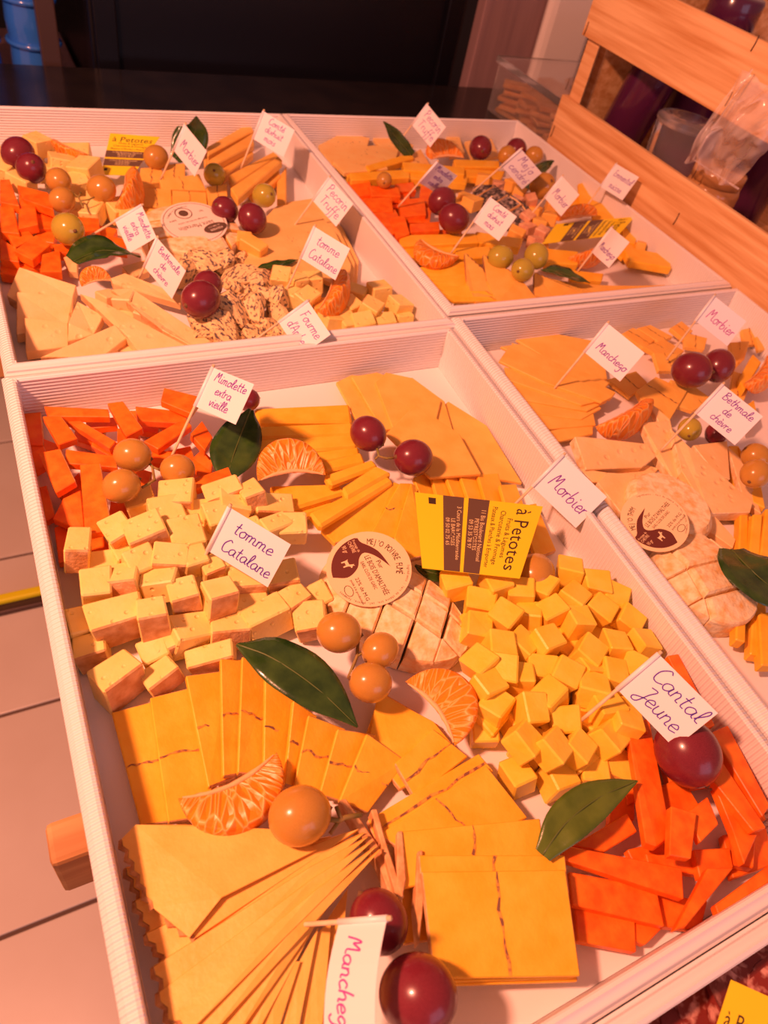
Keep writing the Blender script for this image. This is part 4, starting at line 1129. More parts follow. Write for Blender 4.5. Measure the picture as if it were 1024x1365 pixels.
SB = [([(125, 182), (285, 92), (300, 122), (130, 212)], 22), ([(128, 232), (298, 128), (302, 172), (130, 262)], 24), ([(150, 262), (290, 185), (300, 205), (180, 300)], 16), ([(208, 285), (372, 198), (392, 214), (220, 325)], 20), ([(213, 332), (392, 214), (406, 230), (240, 374)], 24), ([(385, 300), (420, 250), (420, 395), (385, 392)], 14), ([(270, 330), (390, 250), (400, 290), (300, 370)], 14), ([(110, 200), (200, 150), (210, 200), (120, 250)], 12)]
sticks(c6, SB, 'cheese_gold', 'long golden cheese baton in the fanned row by the far corner', 'golden batons in the blue cheese tray', th=9, name='cheese_baton', bev=.0012)
# halved round of truffled slices
for k, (dx, z) in enumerate(((-10, 6), (-24, 11), (-38, 16))):
    q = [(330, 480), (420, 385), (540, 368), (640, 480), (698, 600), (690, 700), (560, 640), (300, 600)]
    q = [(x + dx, y + k * 4 - dx * .2) for x, y in q]
    slab(c6, q, z, 4.5, 'truffle_cheese', 'cheese_slice', 'half round truffle speckled cheese slice stacked along the tray wall', 'truffle speckled slices', rind=(2, 3, 4), specks=26)
slab(c6, [(600, 640), (690, 690), (700, 740), (640, 700)], 9, 5, 'truffle_cheese', 'cheese_slice', 'small truffle speckled cheese offcut beside the pale cubes', None)
# small round cheese with label
rc = onZ((248, 316), fl(12)); cut_cheese(Vector((rc.x + .004, rc.y, ZF)), (1, .1, 0), 0.047, 0.046, 0.024, (0.52,), (-.3, .35), 'small round soft cheese with a wedge cut out under its label', 'goat_rind', 'cheese_gold', gap=.0012, dome=.18)
lb = onZ((259, 296), fl(27)); round_label(lb, onZ((225, 304), fl(27)) - lb, (-.05, -.16, 1), .0305, 'round pale label with dark oval lying on the soft cheese', 'oval')
# crumbled blue cheese
def lump(p, h, r, m, label, group, name='cheese_crumb', seed=0):
    rr = random.Random(seed)
    bm = bmesh.new(); bmesh.ops.create_icosphere(bm, subdivisions=2, radius=r / 1000.0)
    ax = Vector((rr.uniform(.8, 1.4), rr.uniform(.7, 1.1), rr.uniform(.6, .9)))
    pl = [(Vector((rr.uniform(-1, 1), rr.uniform(-1, 1), rr.uniform(-.4, 1))).normalized(), rr.uniform(.45, .75) * r / 1000) for _ in range(9)]
    for v in bm.verts:
        for n, d in pl:
            e = v.co.dot(n) - d
            if e > 0: v.co -= n * e
        v.co = Vector((v.co.x * ax.x, v.co.y * ax.y, v.co.z * ax.z)) * (1.12 + rr.uniform(-.05, .05))
    o = link(name, bm_mesh(name, bm, m)); o.location = onZ(p, fl(h)); o.rotation_euler = (0, 0, rr.uniform(0, 6))
    zm = min(v.co.z for v in o.data.vertices) + o.location.z
    if zm < ZF + .0002: o.location.z += ZF + .0002 - zm
    return tag(o, label, 'cheese', group)
for i, (x, y, h, r) in enumerate([(120, 600, 16, 17), (200, 600, 15, 15), (255, 665, 17, 16), (325, 672, 17, 17), (300, 780, 17, 18), (222, 800, 16, 18), (165, 840, 17, 19), (385, 750, 16, 16), (350, 840, 12, 14), (255, 720, 14, 13), (345, 725, 20, 8), (290, 880, 10, 12), (200, 870, 12, 14), (60, 610, 14, 14), (400, 800, 12, 13), (245, 760, 10, 14), (240, 700, 20, 8), (420, 870, 9, 12), (310, 720, 10, 14), (130, 880, 12, 13), (40, 660, 10, 14), (260, 610, 10, 13), (370, 890, 9, 11)]):
    lump(c6(x, y), h, r, 'blue_cheese', 'crumbly blue veined cheese chunk heaped beside two dark red grapes', 'blue veined chunks', 'blue_cheese_chunk', i)
for i, (x, y, h, d) in enumerate([(400, 672, 18, (20, 18, 16)), (465, 690, 18, (16, 16, 15)), (520, 680, 18, (18, 16, 16)), (495, 745, 16, (22, 18, 14)), (440, 735, 14, (16, 16, 14)), (760, 722, 14, (20, 20, 18)), (730, 785, 16, (19, 18, 17)), (830, 780, 15, (19, 18, 20)), (660, 775, 12, (18, 16, 16)), (640, 825, 9, (30, 16, 14)), (785, 840, 9, (18, 18, 16)), (700, 845, 9, (20, 18, 16)), (580, 825, 9, (22, 16, 14)), (845, 825, 8, (16, 16, 15)), (680, 730, 9, (18, 18, 16)), (440, 690, 8, (18, 18, 15)), (300, 550, 20, (26, 14, 12)), (265, 530, 19, (16, 14, 12)), (550, 780, 8, (16, 16, 14))]):
    cube(c6(x, y), h, d, 'cheese_pale' if i < 16 else 'cheese_gold', 'small pale cheese cube by the near corner of the blue cheese tray', 'pale cubes in the blue cheese tray', rind=i % 3 == 0)
# ivory wedges
WB = [([(28, 845), (82, 722), (325, 800), (310, 855), (68, 872)], [14, 20, 18, 13, 10], 10), ([(72, 828), (312, 850), (310, 925), (288, 972), (70, 1010)], [20, 18, 12, 10, 12], 9), ([(105, 938), (290, 960), (292, 1062), (110, 1085)], [20, 18, 10, 11], 9), ([(340, 835), (425, 862), (802, 1062), (600, 1090), (530, 1012)], [26, 26, 16, 14, 20], 7),
 ([(470, 818), (562, 812), (902, 1040), (832, 1068), (690, 990)], [25, 25, 16, 14, 19], 7), ([(470, 770), (532, 748), (775, 842), (770, 880), (480, 795)], [22, 22, 18, 15, 18], 7), ([(170, 1108), (490, 968), (545, 1022), (430, 1112)], [16, 22, 18, 12], 7), ([(292, 960), (330, 868), (442, 930), (400, 1012), (288, 1040)], [20, 22, 20, 14, 12], 8),
 ([(420, 905), (620, 905), (615, 945), (480, 960)], [14, 15, 12, 11], 6), ([(500, 1080), (640, 960), (760, 1080), (640, 1110)], [10, 14, 10, 8], 6), ([(270, 680), (330, 660), (330, 745), (290, 740)], [16, 16, 10, 10], 7), ([(520, 720), (620, 690), (640, 740), (560, 770)], [16, 16, 12, 12], 7)]
for q, z, t in WB:
    slab(c5, q, z, t, 'cheese_ivory', 'cheese_wedge', 'smooth ivory cheese wedge in the overlapping row below the leaf and mandarin', 'ivory wedges in the blue cheese tray', rind=(len(q) - 1,))
for (x, y, h) in [(530, 870, 18), (460, 860, 16), (620, 935, 14)]:
    cube(c5(x, y), h, (17, 14, 12), 'cheese_ivory', 'short ivory cheese offcut lying between the long wedges', 'ivory offcuts')
for cr, x, y, r, b, m, lab in [
    (c5, 77, 240, 21.5, 14, 'grape_red', 'dark red grape at the back beside a mandarin segment'), (c5, 133, 302, 20, 18, 'grape_red', 'dark red grape nearer the orange sticks, touching its twin'),
    (c5, 250, 355, 17, 20, 'grape_amber', 'amber grape beside the dark red pair above the orange sticks'), (c5, 265, 437, 17, 18, 'grape_amber', 'amber grape directly above the olive green grape'), (c5, 433, 390, 18.5, 20, 'grape_amber', 'amber grape touching a mandarin segment below the far card'),
    (c5, 290, 562, 22, 20, 'grape_green', 'olive green grape lying on the orange sticks above the leaf'), (c5, 665, 255, 16, 14, 'grape_amber', 'amber grape behind the golden slices beside the far card'),
    (c6, 193, 415, 18, 18, 'grape_red', 'dark red grape behind the round pale label'), (c6, 295, 447, 19.5, 18, 'grape_red', 'dark red grape on the truffle speckled slices'), (c6, 130, 692, 20, 22, 'grape_red', 'dark red grape farther of the pair by the blue cheese'),
    (c6, 105, 745, 26, 22, 'grape_red', 'dark red grape nearer of the pair by the blue cheese'), (c6, 338, 362, 16, 14, 'grape_green', 'olive green grape under the golden batons'), (c6, 155, 285, 15, 14, 'grape_green', 'small olive grape tucked under the golden batons')]:
    grape(cr(x, y), r, b, m, lab, axis=(0.3, -.8, .5) if (cr is c6 and x == 338) else None)
stem([[(c5(300, 400), 34), (c5(335, 425), 32), (c5(355, 470), 30)], [(c5(335, 425), 32), (c5(345, 405), 33)], [(c5(345, 440), 32), (c5(380, 435), 32), (c5(402, 425), 33)]], 'dark branching grape stem beside the mandarin segment in the far tray')
mandarin(c5(230, 180), c5(372, 245), c5(285, 245), 26, 'mandarin segment behind the pale chunks by the far wall', up=-3)
mandarin(c5(500, 470), c5(545, 325), c5(600, 400), 24, 'mandarin segment between an amber grape and a flag', up=4, fat=1.2)
mandarin(c5(345, 800), c5(475, 775), c5(415, 718), 20, 'mandarin segment under the dark leaf by the ivory wedges', up=8)
mandarin(c6(545, 790), c6(600, 650), c6(645, 740), 22, 'mandarin segment among the small pale cubes of the far tray', up=3, fat=1.2)
leaf(c5, [(600, 680), (520, 660), (420, 655), (310, 700)], [.5, 7, 19, 8], [22, 30, 32, 30], 'dark green leaf below the olive grape in the far tray', fold=.25)
leaf(c5, [(745, 260), (790, 210), (830, 150), (838, 80)], [6, 17, 16, .5], [14, 24, 38, 58], 'dark green leaf standing behind the far flag', fold=.1, tiltdir=Vector((-.1, -.9, .5)))
leaf(c6, [(300, 635), (350, 622), (410, 610), (462, 598)], [.6, 5, 5, .5], [18, 20, 20, 18], 'thin dark leaf tucked beneath the pale cubes', fold=.1)
shop_card(c5, [(470, 152), (430, 330), (568, 332), (682, 168)], [38, 14, 14, 38], 'yellow shop card leaning at the back of the far tray')

# ================================================================== tray along the crate
for i, (q, z) in enumerate([([(50, 130), (120, 95), (190, 110), (180, 150), (60, 160)], 14), ([(60, 150), (200, 130), (270, 140), (260, 175), (90, 185)], 17), ([(90, 175), (230, 165), (240, 195), (120, 205)], 19), ([(200, 110), (260, 100), (310, 130), (300, 170), (230, 150)], 12), ([(290, 160), (330, 140), (360, 190), (320, 200)], 14), ([(400, 100), (430, 90), (450, 150), (410, 160)], 15), ([(450, 120), (520, 105), (545, 160), (470, 165)], 13)]):
    slab(c7, q, z, 5, 'truffle_cheese', 'cheese_slice', 'speckled pale cheese slice at the back of the tray along the crate', 'speckled slices at the back', specks=8)
SC = [([(120, 190), (220, 180), (230, 205), (130, 215)], 16), ([(180, 185), (305, 150), (312, 165), (190, 200)], 20), ([(135, 205), (300, 195), (300, 218), (140, 225)], 20), ([(280, 175), (450, 190), (450, 210), (285, 198)], 21), ([(420, 168), (545, 172), (545, 190), (425, 188)], 19), ([(290, 200), (460, 215), (455, 235), (295, 220)], 16), ([(450, 195), (560, 200), (550, 222), (450, 215)], 15), ([(100, 175), (180, 165), (185, 185), (105, 195)], 12)]
sticks(c7, SC, 'cheese_yellow', 'yellow cheese baton in the row behind the orange sticks along the crate', 'yellow batons behind the orange sticks', th=9, name='cheese_baton', bev=.001)
OC = [([(130, 230), (190, 222), (200, 265), (140, 270)], 16), ([(190, 240), (270, 245), (275, 270), (195, 268)], 20), ([(175, 275), (250, 272), (255, 310), (170, 310)], 20), ([(270, 280), (340, 272), (345, 320), (275, 325)], 20), ([(200, 315), (260, 305), (290, 355), (250, 375)], 20), ([(245, 330), (285, 320), (300, 370), (265, 385)], 22), ([(300, 345), (380, 338), (382, 362), (302, 366)], 22), ([(310, 365), (375, 362), (375, 380), (312, 382)], 16), ([(260, 235), (310, 230), (318, 255), (265, 258)], 14), ([(290, 300), (360, 300), (355, 340), (295, 340)], 16),
 ([(180, 340), (240, 350), (250, 390), (210, 395)], 12), ([(330, 240), (380, 250), (360, 290), (325, 285)], 15), ([(370, 360), (440, 360), (445, 378), (380, 385)], 15), ([(150, 280), (180, 270), (220, 340), (190, 350)], 12), ([(230, 260), (300, 260), (300, 300), (235, 300)], 11)]
sticks(c7, OC, 'mimolette', 'orange cheese stick in the pile behind two red grapes near the crate', 'orange sticks in the tray along the crate', th=8)
# ash coated goat cheese in pieces and small cubes
ac = onZ(c7(555, 300), fl(12)); cut_cheese(Vector((ac.x, ac.y, ZF)), onZ(c7(620, 350), fl(12)) - onZ(c7(490, 260), fl(12)), .050, .026, .026, (-.5, 0, .45), (0.1,), 'ash coated black goat cheese cut into pieces behind two flags', 'black_rind', 'cheese_ivory', gap=.001)
for i, (x, y, h, d) in enumerate([(540, 245, 20, (15, 15, 14)), (590, 285, 18, (14, 14, 13)), (630, 280, 20, (15, 14, 13)), (470, 290, 20, (22, 18, 14)), (450, 280, 18, (16, 16, 14)), (600, 260, 18, (15, 15, 13)), (660, 370, 20, (15, 14, 13)), (640, 395, 18, (14, 13, 13)), (650, 345, 16, (18, 16, 13)), (620, 330, 18, (16, 15, 13)), (680, 330, 16, (18, 16, 14)), (590, 375, 14, (18, 16, 14)), (620, 360, 12, (16, 16, 14)), (640, 315, 10, (16, 16, 14)), (580, 240, 12, (16, 16, 14)), (500, 225, 14, (18, 16, 14)), (690, 300, 12, (18, 16, 14)), (430, 300, 12, (18, 16, 14)), (660, 410, 10, (14, 14, 12)), (930, 408, 12, (14, 12, 12))]):
    hm = i in (0, 1, 2, 6, 7, 9, 12)
    cube(c7(x, y), h, d, 'ham' if hm else 'cheese_gold', 'pinkish diced cube beside the ash coated goat cheese' if hm else 'small golden cheese cube beside the ash coated goat cheese', 'pinkish dice' if hm else 'golden dice by the ash coated cheese')
# batons and fans at the front
FC_ = [([(270, 375), (480, 370), (490, 395), (275, 405)], 20), ([(280, 405), (420, 400), (425, 430), (300, 435)], 16), ([(480, 365), (610, 385), (600, 410), (485, 395)], 20), ([(420, 410), (520, 405), (520, 435), (430, 440)], 18), ([(660, 410), (760, 420), (760, 455), (670, 450)], 16), ([(740, 470), (830, 480), (825, 500), (740, 495)], 14), ([(880, 405), (1010, 430), (1015, 465), (900, 445)], 16)]
sticks(c7, FC_, 'cheese_yellow', 'yellow cheese baton between the green grapes and orange sticks', 'yellow batons near the green grapes', th=9, name='cheese_baton', bev=.001)
for k in range(7):
    y = 470 + k * 13
    slab(c7, [(325 + k * 12, y - 6), (445 + k * 12, y - 22 + k * 3), (470 + k * 12, y + 8), (350 + k * 12, y + 10)], [13, 17, 15, 11], 2.5, 'cheese_yellow', 'cheese_slice', 'thin yellow cheese slice in the fan by the near left corner', 'thin slices near the corner', rind=(1,), rmat='rind_brown', zig=(1,), bev=0)
for q, z in [([(450, 425), (500, 470), (540, 555), (480, 558), (455, 500)], [24, 22, 14, 13, 18]), ([(500, 430), (600, 490), (645, 548), (540, 560), (510, 500)], [27, 24, 15, 15, 20]), ([(640, 478), (740, 520), (800, 545), (700, 552), (640, 540)], [20, 17, 11, 11, 13])]:
    slab(c7, q, z, 4, 'cheese_gold', 'cheese_slice', 'broad golden cheese slice with braided rind before the green grapes', 'braided rind slices', rind=(0, 4), rmat='rind_brown', zig=(0,), bev=0)
for k in range(13):
    a = k / 12
    x0, y0 = 660 + 10 * k, 485 + 3 * k
    slab(c7, [(x0 - 10, y0 - 2), (x0 + 60 + 13 * k, y0 + 38 - 4 * k), (x0 + 70 + 13 * k, y0 + 46 - 4 * k), (x0 - 15, y0 + 12)], [17 - a * 3, 12, 12, 15 - a * 3], 2.2, 'cheese_gold', 'cheese_slice', 'thin golden cheese slice in the spread fan around the green leaf', 'spread fan by the green leaf', rind=(1,), rmat='rind_brown')
for q, z in [([(760, 235), (790, 228), (805, 270), (790, 300), (765, 290)], [26, 26, 20, 14, 16]), ([(790, 275), (850, 300), (910, 330), (880, 370), (800, 330)], [22, 20, 14, 12, 14]), ([(880, 330), (925, 360), (915, 400), (880, 390)], [20, 16, 12, 12]), ([(840, 400), (900, 380), (930, 400), (880, 440)], [12, 12, 10, 10]), ([(720, 270), (770, 270), (760, 310), (710, 310)], [16, 16, 12, 12])]:
    slab(c7, q, z, 4, 'cheese_yellow', 'cheese_slice', 'yellow cheese slice leaning against the tray wall next to the crate', 'slices next to the crate')
for x, y, r, b, m, lab in [(493, 138, 16, 12, 'grape_red', 'dark red grape by the far wall near the crate'), (590, 143, 15, 8, 'grape_red', 'dark red grape half hidden in the far corner by the crate'), (388, 283, 18.5, 20, 'grape_red', 'dark red grape leaning on the orange sticks under a flag'), (420, 330, 20, 20, 'grape_red', 'dusty red grape in front of the other on orange sticks'),
    (565, 157, 12, 16, 'grape_amber', 'small amber grape before the far corner red grape'), (640, 157, 11.5, 14, 'grape_amber', 'small amber grape by the far corner leaf'), (230, 226, 11, 18, 'grape_amber', 'small brownish amber grape on the orange sticks'), (662, 242, 17.5, 14, 'grape_amber', 'amber grape beside the dark leaf near the crate'),
    (547, 437, 17, 18, 'grape_green', 'green grape left by the braided rind slice and batons'), (645, 433, 17, 18, 'grape_green', 'green grape farther from the braided slice beside the leaf'), (608, 471, 16, 20, 'grape_green', 'green grape at the front of the three')]:
    grape(c7(x, y), r, b, m, lab)
mandarin(c7(355, 165), c7(445, 160), c7(400, 122), 22, 'mandarin segment behind the yellow batons by the far wall', up=6)
mandarin(c7(325, 390), c7(432, 438), c7(355, 460), 22, 'mandarin segment lying on the batons before the red grapes', up=-4)
mandarin(c7(735, 440), c7(830, 400), c7(800, 445), 18, 'mandarin segment under the yellow card by the crate', up=0)
mandarin(c7(705, 335), c7(810, 320), c7(765, 300), 22, 'mandarin segment behind the yellow card near the crate', up=6)
leaf(c7, [(305, 160), (280, 130), (255, 100), (228, 65)], [7, 9, 8, .5], [18, 30, 42, 56], 'dark green leaf standing at the back by the speckled slices', fold=.1, tiltdir=Vector((.2, -.9, .4)))
leaf(c7, [(610, 255), (640, 215), (668, 187), (692, 172)], [5, 8, 8, 2], [14, 22, 27, 32], 'dark leaf behind the amber grape near the crate', fold=.15)
leaf(c7, [(658, 470), (700, 475), (745, 490), (792, 506)], [.5, 11, 10, .5], [22, 24, 24, 20], 'green leaf lying by the three green grapes', fold=.2)
shop_card(c7, [(915, 325), (700, 345), (660, 400), (870, 375)], [30, 26, 20, 22], 'yellow shop card lying beneath the mandarin segment near the crate')

# ================================================================== tray with the goat cheese log
for k, (q, z) in enumerate([([(75, 175), (250, 172), (400, 200), (420, 330), (330, 330)], 9), ([(85, 200), (330, 300), (430, 340), (400, 370)], 12), ([(45, 215), (110, 205), (450, 375), (430, 400), (300, 345)], 14), ([(40, 265), (75, 215), (440, 390), (400, 410), (200, 340)], 16), ([(60, 285), (200, 330), (430, 395), (330, 420), (70, 330)], 14), ([(75, 320), (260, 370), (420, 405), (350, 440), (120, 400)], 12), ([(120, 400), (350, 400), (400, 430), (330, 470), (170, 450)], 10), ([(165, 450), (370, 440), (380, 490), (200, 505)], 9), ([(215, 510), (370, 480), (370, 520), (240, 550)], 8)]):
    slab(c8, q, z, 2.6, 'cheese_gold', 'cheese_slice', ORD[k] + ' thin golden slice from the far wall in the goat log tray fan', 'thin fan slices in the log tray', rind=(0,), rmat='rind_tan')
for q, z in [([(470, 170), (510, 148), (590, 190), (550, 220)], [16, 16, 11, 11]), ([(525, 150), (570, 138), (650, 180), (600, 200)], [15, 15, 11, 11]), ([(545, 215), (620, 190), (690, 230), (640, 270)], [20, 18, 12, 14]), ([(580, 235), (660, 240), (700, 300), (600, 300)], [18, 18, 12, 12]), ([(520, 370), (590, 320), (700, 370), (640, 470), (560, 440)], [18, 20, 18, 12, 12]), ([(640, 330), (720, 350), (790, 400), (720, 440), (660, 420)], [18, 18, 14, 12, 13]),
    ([(640, 150), (680, 125), (720, 160), (690, 190)], [14, 14, 10, 10]), ([(690, 165), (770, 185), (760, 225), (690, 215)], [12, 12, 9, 9]), ([(890, 155), (940, 145), (955, 205), (900, 210)], [16, 16, 9, 9]), ([(850, 200), (920, 195), (900, 260), (860, 300)], [20, 20, 14, 13]), ([(940, 180), (990, 180), (990, 220), (950, 230)], [14, 14, 9, 9]), ([(860, 300), (930, 320), (900, 400), (850, 380)], [18, 16, 12, 12]), ([(420, 330), (520, 300), (560, 340), (500, 390)], [10, 10, 8, 8])]:
    slab(c8, q, z, 4.5, 'cheese_gold', 'cheese_slice', 'golden cheese slice with an ash line piled around the pair of red grapes', 'ash line slices in the log tray', ash=(0, 2))
for q, z, t in [([(305, 530), (340, 530), (560, 555), (590, 600), (540, 640), (345, 645)], [24, 25, 22, 18, 14, 16], 9), ([(540, 480), (630, 475), (690, 620), (660, 690), (590, 600)], [22, 22, 17, 13, 14], 8), ([(560, 400), (640, 470), (660, 560), (600, 480)], [24, 22, 18, 20], 6), ([(640, 500), (700, 560), (930, 760), (920, 795), (775, 800), (680, 650)], [25, 25, 18, 16, 16, 20], 10), ([(720, 560), (840, 545), (850, 680), (800, 660)], [18, 17, 12, 14], 7), ([(385, 690), (420, 655), (520, 660), (500, 780), (470, 800)], [16, 18, 17, 11, 10], 8),
    ([(320, 640), (420, 655), (400, 690), (370, 690)], [14, 14, 10, 10], 6), ([(660, 680), (700, 680), (790, 800), (870, 890), (860, 920), (720, 820)], [14, 14, 12, 10, 9, 10], 6), ([(440, 600), (600, 640), (560, 690), (450, 660)], [10, 10, 8, 8], 5), ([(840, 560), (900, 620), (960, 800), (900, 760)], [14, 14, 12, 12], 6)]:
    slab(c8, q, z, t, 'cheese_ivory', 'cheese_wedge', 'smooth ivory cheese wedge with pale rind beside the goat cheese log', 'ivory wedges in the log tray', rind=(len(q) - 1, 3), rmat='goat_rind')
# goat cheese log: two scored halves
for (p, q, rx, ry, cu, cv, lab, dome) in [((560, 740), (680, 850), .034, .031, (), (), 'smooth half of the goat cheese log carrying the oval brown label', .35), ((690, 960), (800, 1120), .040, .034, (-.1, .45), (-.55, .62), 'scored half of the goat cheese log beside the tray wall', .35)]:
    c_ = onZ(c8((p[0] + q[0]) / 2, (p[1] + q[1]) / 2), fl(10))
    cut_cheese(Vector((c_.x, c_.y, ZF)), onZ(c8(*q), fl(10)) - onZ(c8(*p), fl(10)), rx, ry, .027, cu, cv, lab, dome=dome, skew=.1)
lc = onZ((873, 695), fl(30)); round_label(lc, onZ((895, 674), fl(30)) - lc, (-.30, -.15, 1), .0235, 'round cream label with a brown swirl on the smooth log half', 'thym')
SD = [([(870, 1240), (885, 800), (915, 800), (905, 1250)], 14), ([(905, 1060), (930, 800), (965, 800), (945, 1080)], 18), ([(920, 1290), (935, 1060), (975, 1070), (985, 1300)], 12), ([(950, 1000), (975, 780), (1010, 790), (1000, 1010)], 20), ([(960, 1330), (950, 1150), (1000, 1140), (1010, 1330)], 16), ([(880, 820), (900, 770), (960, 860), (930, 890)], 10), ([(985, 1000), (1010, 800), (1045, 810), (1040, 1020)], 13), ([(845, 560), (880, 560), (900, 700), (870, 690)], 10), ([(880, 560), (960, 700), (975, 780), (930, 760)], 13), ([(905, 420), (935, 400), (950, 470), (915, 500)], 14), ([(880, 330), (930, 240), (960, 270), (900, 370)], 20)]
sticks(c8, SD, 'cheese_yellow', 'long yellow cheese baton beside the goat cheese log and leaf', 'yellow batons beside the log', th=9, name='cheese_baton', bev=.001)
for x, y, r, b, m, lab in [(715, 298, 25, 20, 'grape_red', 'dark red grape in front of its twin among ash line slices'), (808, 282, 22, 18, 'grape_red', 'dark red grape behind its twin beneath the flag'), (940, 602, 19, 18, 'grape_amber', 'orange amber grape under the flag by the ivory wedge'), (938, 660, 20, 22, 'grape_amber', 'orange amber grape in front of another by the ivory wedge'), (708, 505, 16, 14, 'grape_green', 'olive grape half hidden behind the toothpick'), (800, 520, 15, 8, 'grape_red', 'dark red grape hidden under the three line flag')]:
    grape(c8(x, y), r, b, m, lab)
mandarin(c8(385, 500), c8(552, 405), c8(510, 500), 22, 'mandarin segment lying on the thin golden fan', up=2, fat=1.2)
mandarin(c8(905, 350), c8(985, 250), c8(960, 390), 22, 'mandarin segment by the batons near the red grape pair', up=0)
leaf(c8, [(852, 925), (910, 985), (970, 1040), (1060, 1110)], [10, 24, 24, 8], [29, 33, 33, 28], 'dark green leaf beside the scored goat cheese log', fold=.1)

# ================================================================== sausage tray in front
def sausage_slice(p, h, r, seed):
    rr = random.Random(seed); N = 26
    c = onZ(p, fl(h)); V = []; F = []
    for z, k in ((0.0, 1.0), (-.0022, 1.0)):
        for i in range(N):
            a = 2 * math.pi * i / N
            V.append(Vector((math.cos(a), math.sin(a) * .8, 0)) * r * (1 + .04 * math.sin(3 * a + seed)) + Vector((0, 0, z + .0012 * math.sin(2 * a + seed))))
    F = [tuple(range(N)), tuple(range(2 * N - 1, N - 1, -1))] + [(i, i + N, (i + 1) % N + N, (i + 1) % N) for i in range(N)]
    o = link('sausage_slice', mesh('sausage_slice', V, F, 'sausage')); o.location = c
    o.rotation_euler = (rr.uniform(-.25, .25), rr.uniform(-.25, .25), rr.uniform(0, 6))
    return tag(o, 'dark red dry sausage slice piled in the tray with the yellow tag', 'sausage', 'dry sausage slices')
for i, (x, y, h) in enumerate([(880, 1350, 12), (930, 1330, 14), (985, 1310, 16), (1010, 1285, 14), (960, 1345, 18), (900, 1362, 16), (1020, 1330, 18), (1000, 1360, 20), (940, 1370, 20), (1040, 1270, 12), (1050, 1310, 16), (870, 1385, 12), (1005, 1395, 14), (925, 1400, 12), (1045, 1350, 14)]):
    sausage_slice((x, y), h, .022, i)
C = [onZ(p, fl(h)) for p, h in zip([(975, 1306), (948, 1390), (1040, 1425), (1062, 1345)], [36, 30, 30, 36])]
tg = empty('shop_card', sum(C, Vector()) / 4, 'yellow tag with large dark lettering lying on the sausage slices', 'card')
pap, g, n = sheet(C, 2, 2, .0004, 'yellow_card', 'card_sheet', tg)
if n.dot(Vector((0, 0, CAMH)) - C[0]) < 0: n = -n
inked(type_text('à Petotes', .0145, .004, .012, 'LEFT', 0, .86), .055, .040, g, n, 'print_dark', 'print', pap, Vector(tg.location), .00015)

# ================================================================== wooden crate and what it holds
cx0, cx1, cy0, cy1 = .7005, 1.06, .28, .826
cr = empty('wooden_crate', (.88, .55, -.046), 'slatted wooden crate standing beside the trays with jars inside', 'crate')
zb = -.0458
for lo, hi in ((zb + .004, .056), (.124, .195)):
    box('slat', (cx0, cy0, lo), (cx0 + .006, cy1, hi), 'crate_wood', cr, .0008)
    box('slat', (cx1 - .006, cy0, lo), (cx1, cy1, hi), 'crate_wood', cr, .0008)
    box('slat', (cx0 + .0065, cy1 - .006, lo), (cx1 - .0065, cy1, hi), 'crate_wood', cr, .0008)
    box('slat', (cx0 + .0065, cy0, lo), (cx1 - .0065, cy0 + .006, hi), 'crate_wood', cr, .0008)
box('end_board', (cx0 + .03, cy1 - .020, zb + .03), (cx1 - .03, cy1 - .0065, .19), 'crate_wood', cr, .0008)
for k in range(3):
    box('bottom_slat', (cx0 + .008 + k * .118, cy0 + .008, zb), (cx0 + .112 + k * .118, cy1 - .008, zb + .006), 'crate_wood', cr, .0008)
def post(x, y, sx, sy):
    L = Vector(cr.location); z0, z1 = zb + .007, .215
    V = []
    for z in (z0, z1):
        V += [Vector((x, y, z)) - L, Vector((x + sx * .024, y, z)) - L, Vector((x, y + sy * .024, z)) - L]
    bm = bmesh.new(); me0 = mesh('t', V, [(0, 1, 2), (5, 4, 3), (0, 3, 4, 1), (1, 4, 5, 2), (2, 5, 3, 0)], 'crate_wood'); bm.from_mesh(me0); bpy.data.meshes.remove(me0)
    link('corner_post', bm_mesh('corner_post', bm, 'crate_wood'), cr)
post(cx0 + .007, cy1 - .007, 1, -1); post(cx1 - .007, cy1 - .007, -1, -1); post(cx0 + .007, cy0 + .007, 1, 1); post(cx1 - .007, cy0 + .007, -1, 1)
for (px, py) in [(737, 175), (757, 112), (782, 38), (927, 230), (972, 132), (1007, 58), (902, 292)]:
    p = onX((px, py), cx0 - .0006)
    tube([p + Vector((0, 0, .007)), p, p + Vector((0, .001, -.007))], .0007, 'staple', 'staple', cr, 5)
def lathe(prof, seg, m, name, parent, loc, rot=None):
    V = []; F = []
    for (r, z) in prof:
        for k in range(seg):
            a = 2 * math.pi * k / seg; V.append((r * math.cos(a), r * math.sin(a), z))
    n = len(prof)
    for i in range(n - 1):
        for k in range(seg):
            F.append((i * seg + k, i * seg + (k + 1) % seg, (i + 1) * seg + (k + 1) % seg, (i + 1) * seg + k))
    F.append(tuple(range(seg))[::-1]); F.append(tuple(range((n - 1) * seg, n * seg)))
    o = link(name, mesh(name, V, F, m, smooth=True), parent)
    o.location = loc
    if rot: o.rotation_euler = rot
    return o
def jar(x, y, h, r, label, m='jar_purple', tilt=(0, 0, 0), cat='jar', name='preserve_jar', z=None):
    root = empty(name, (x, y, (zb + .0065) if z is None else z), label, cat)
    root.rotation_euler = tilt
    lathe([(r * .9, 0), (r, .004), (r, h * .8), (r * .93, h * .86), (r * .86, h * .88)], 28, m, 'glass', root, (0, 0, 0))
    lathe([(r * .92, h * .88), (r * .95, h * .885), (r * .95, h), (r * .9, h * 1.01)], 28, m, 'lid', root, (0, 0, 0))
    return root
jar(.766, onX((845, 130), .766).y + .012, .185, .030, 'leaning dark purple jar behind the gap of the crate by its end board', tilt=(.22, 0, 0), z=zb + .014)
jar(.93, .66, .140, .034, 'dark purple jar deep in the crate behind the ribbed cup')
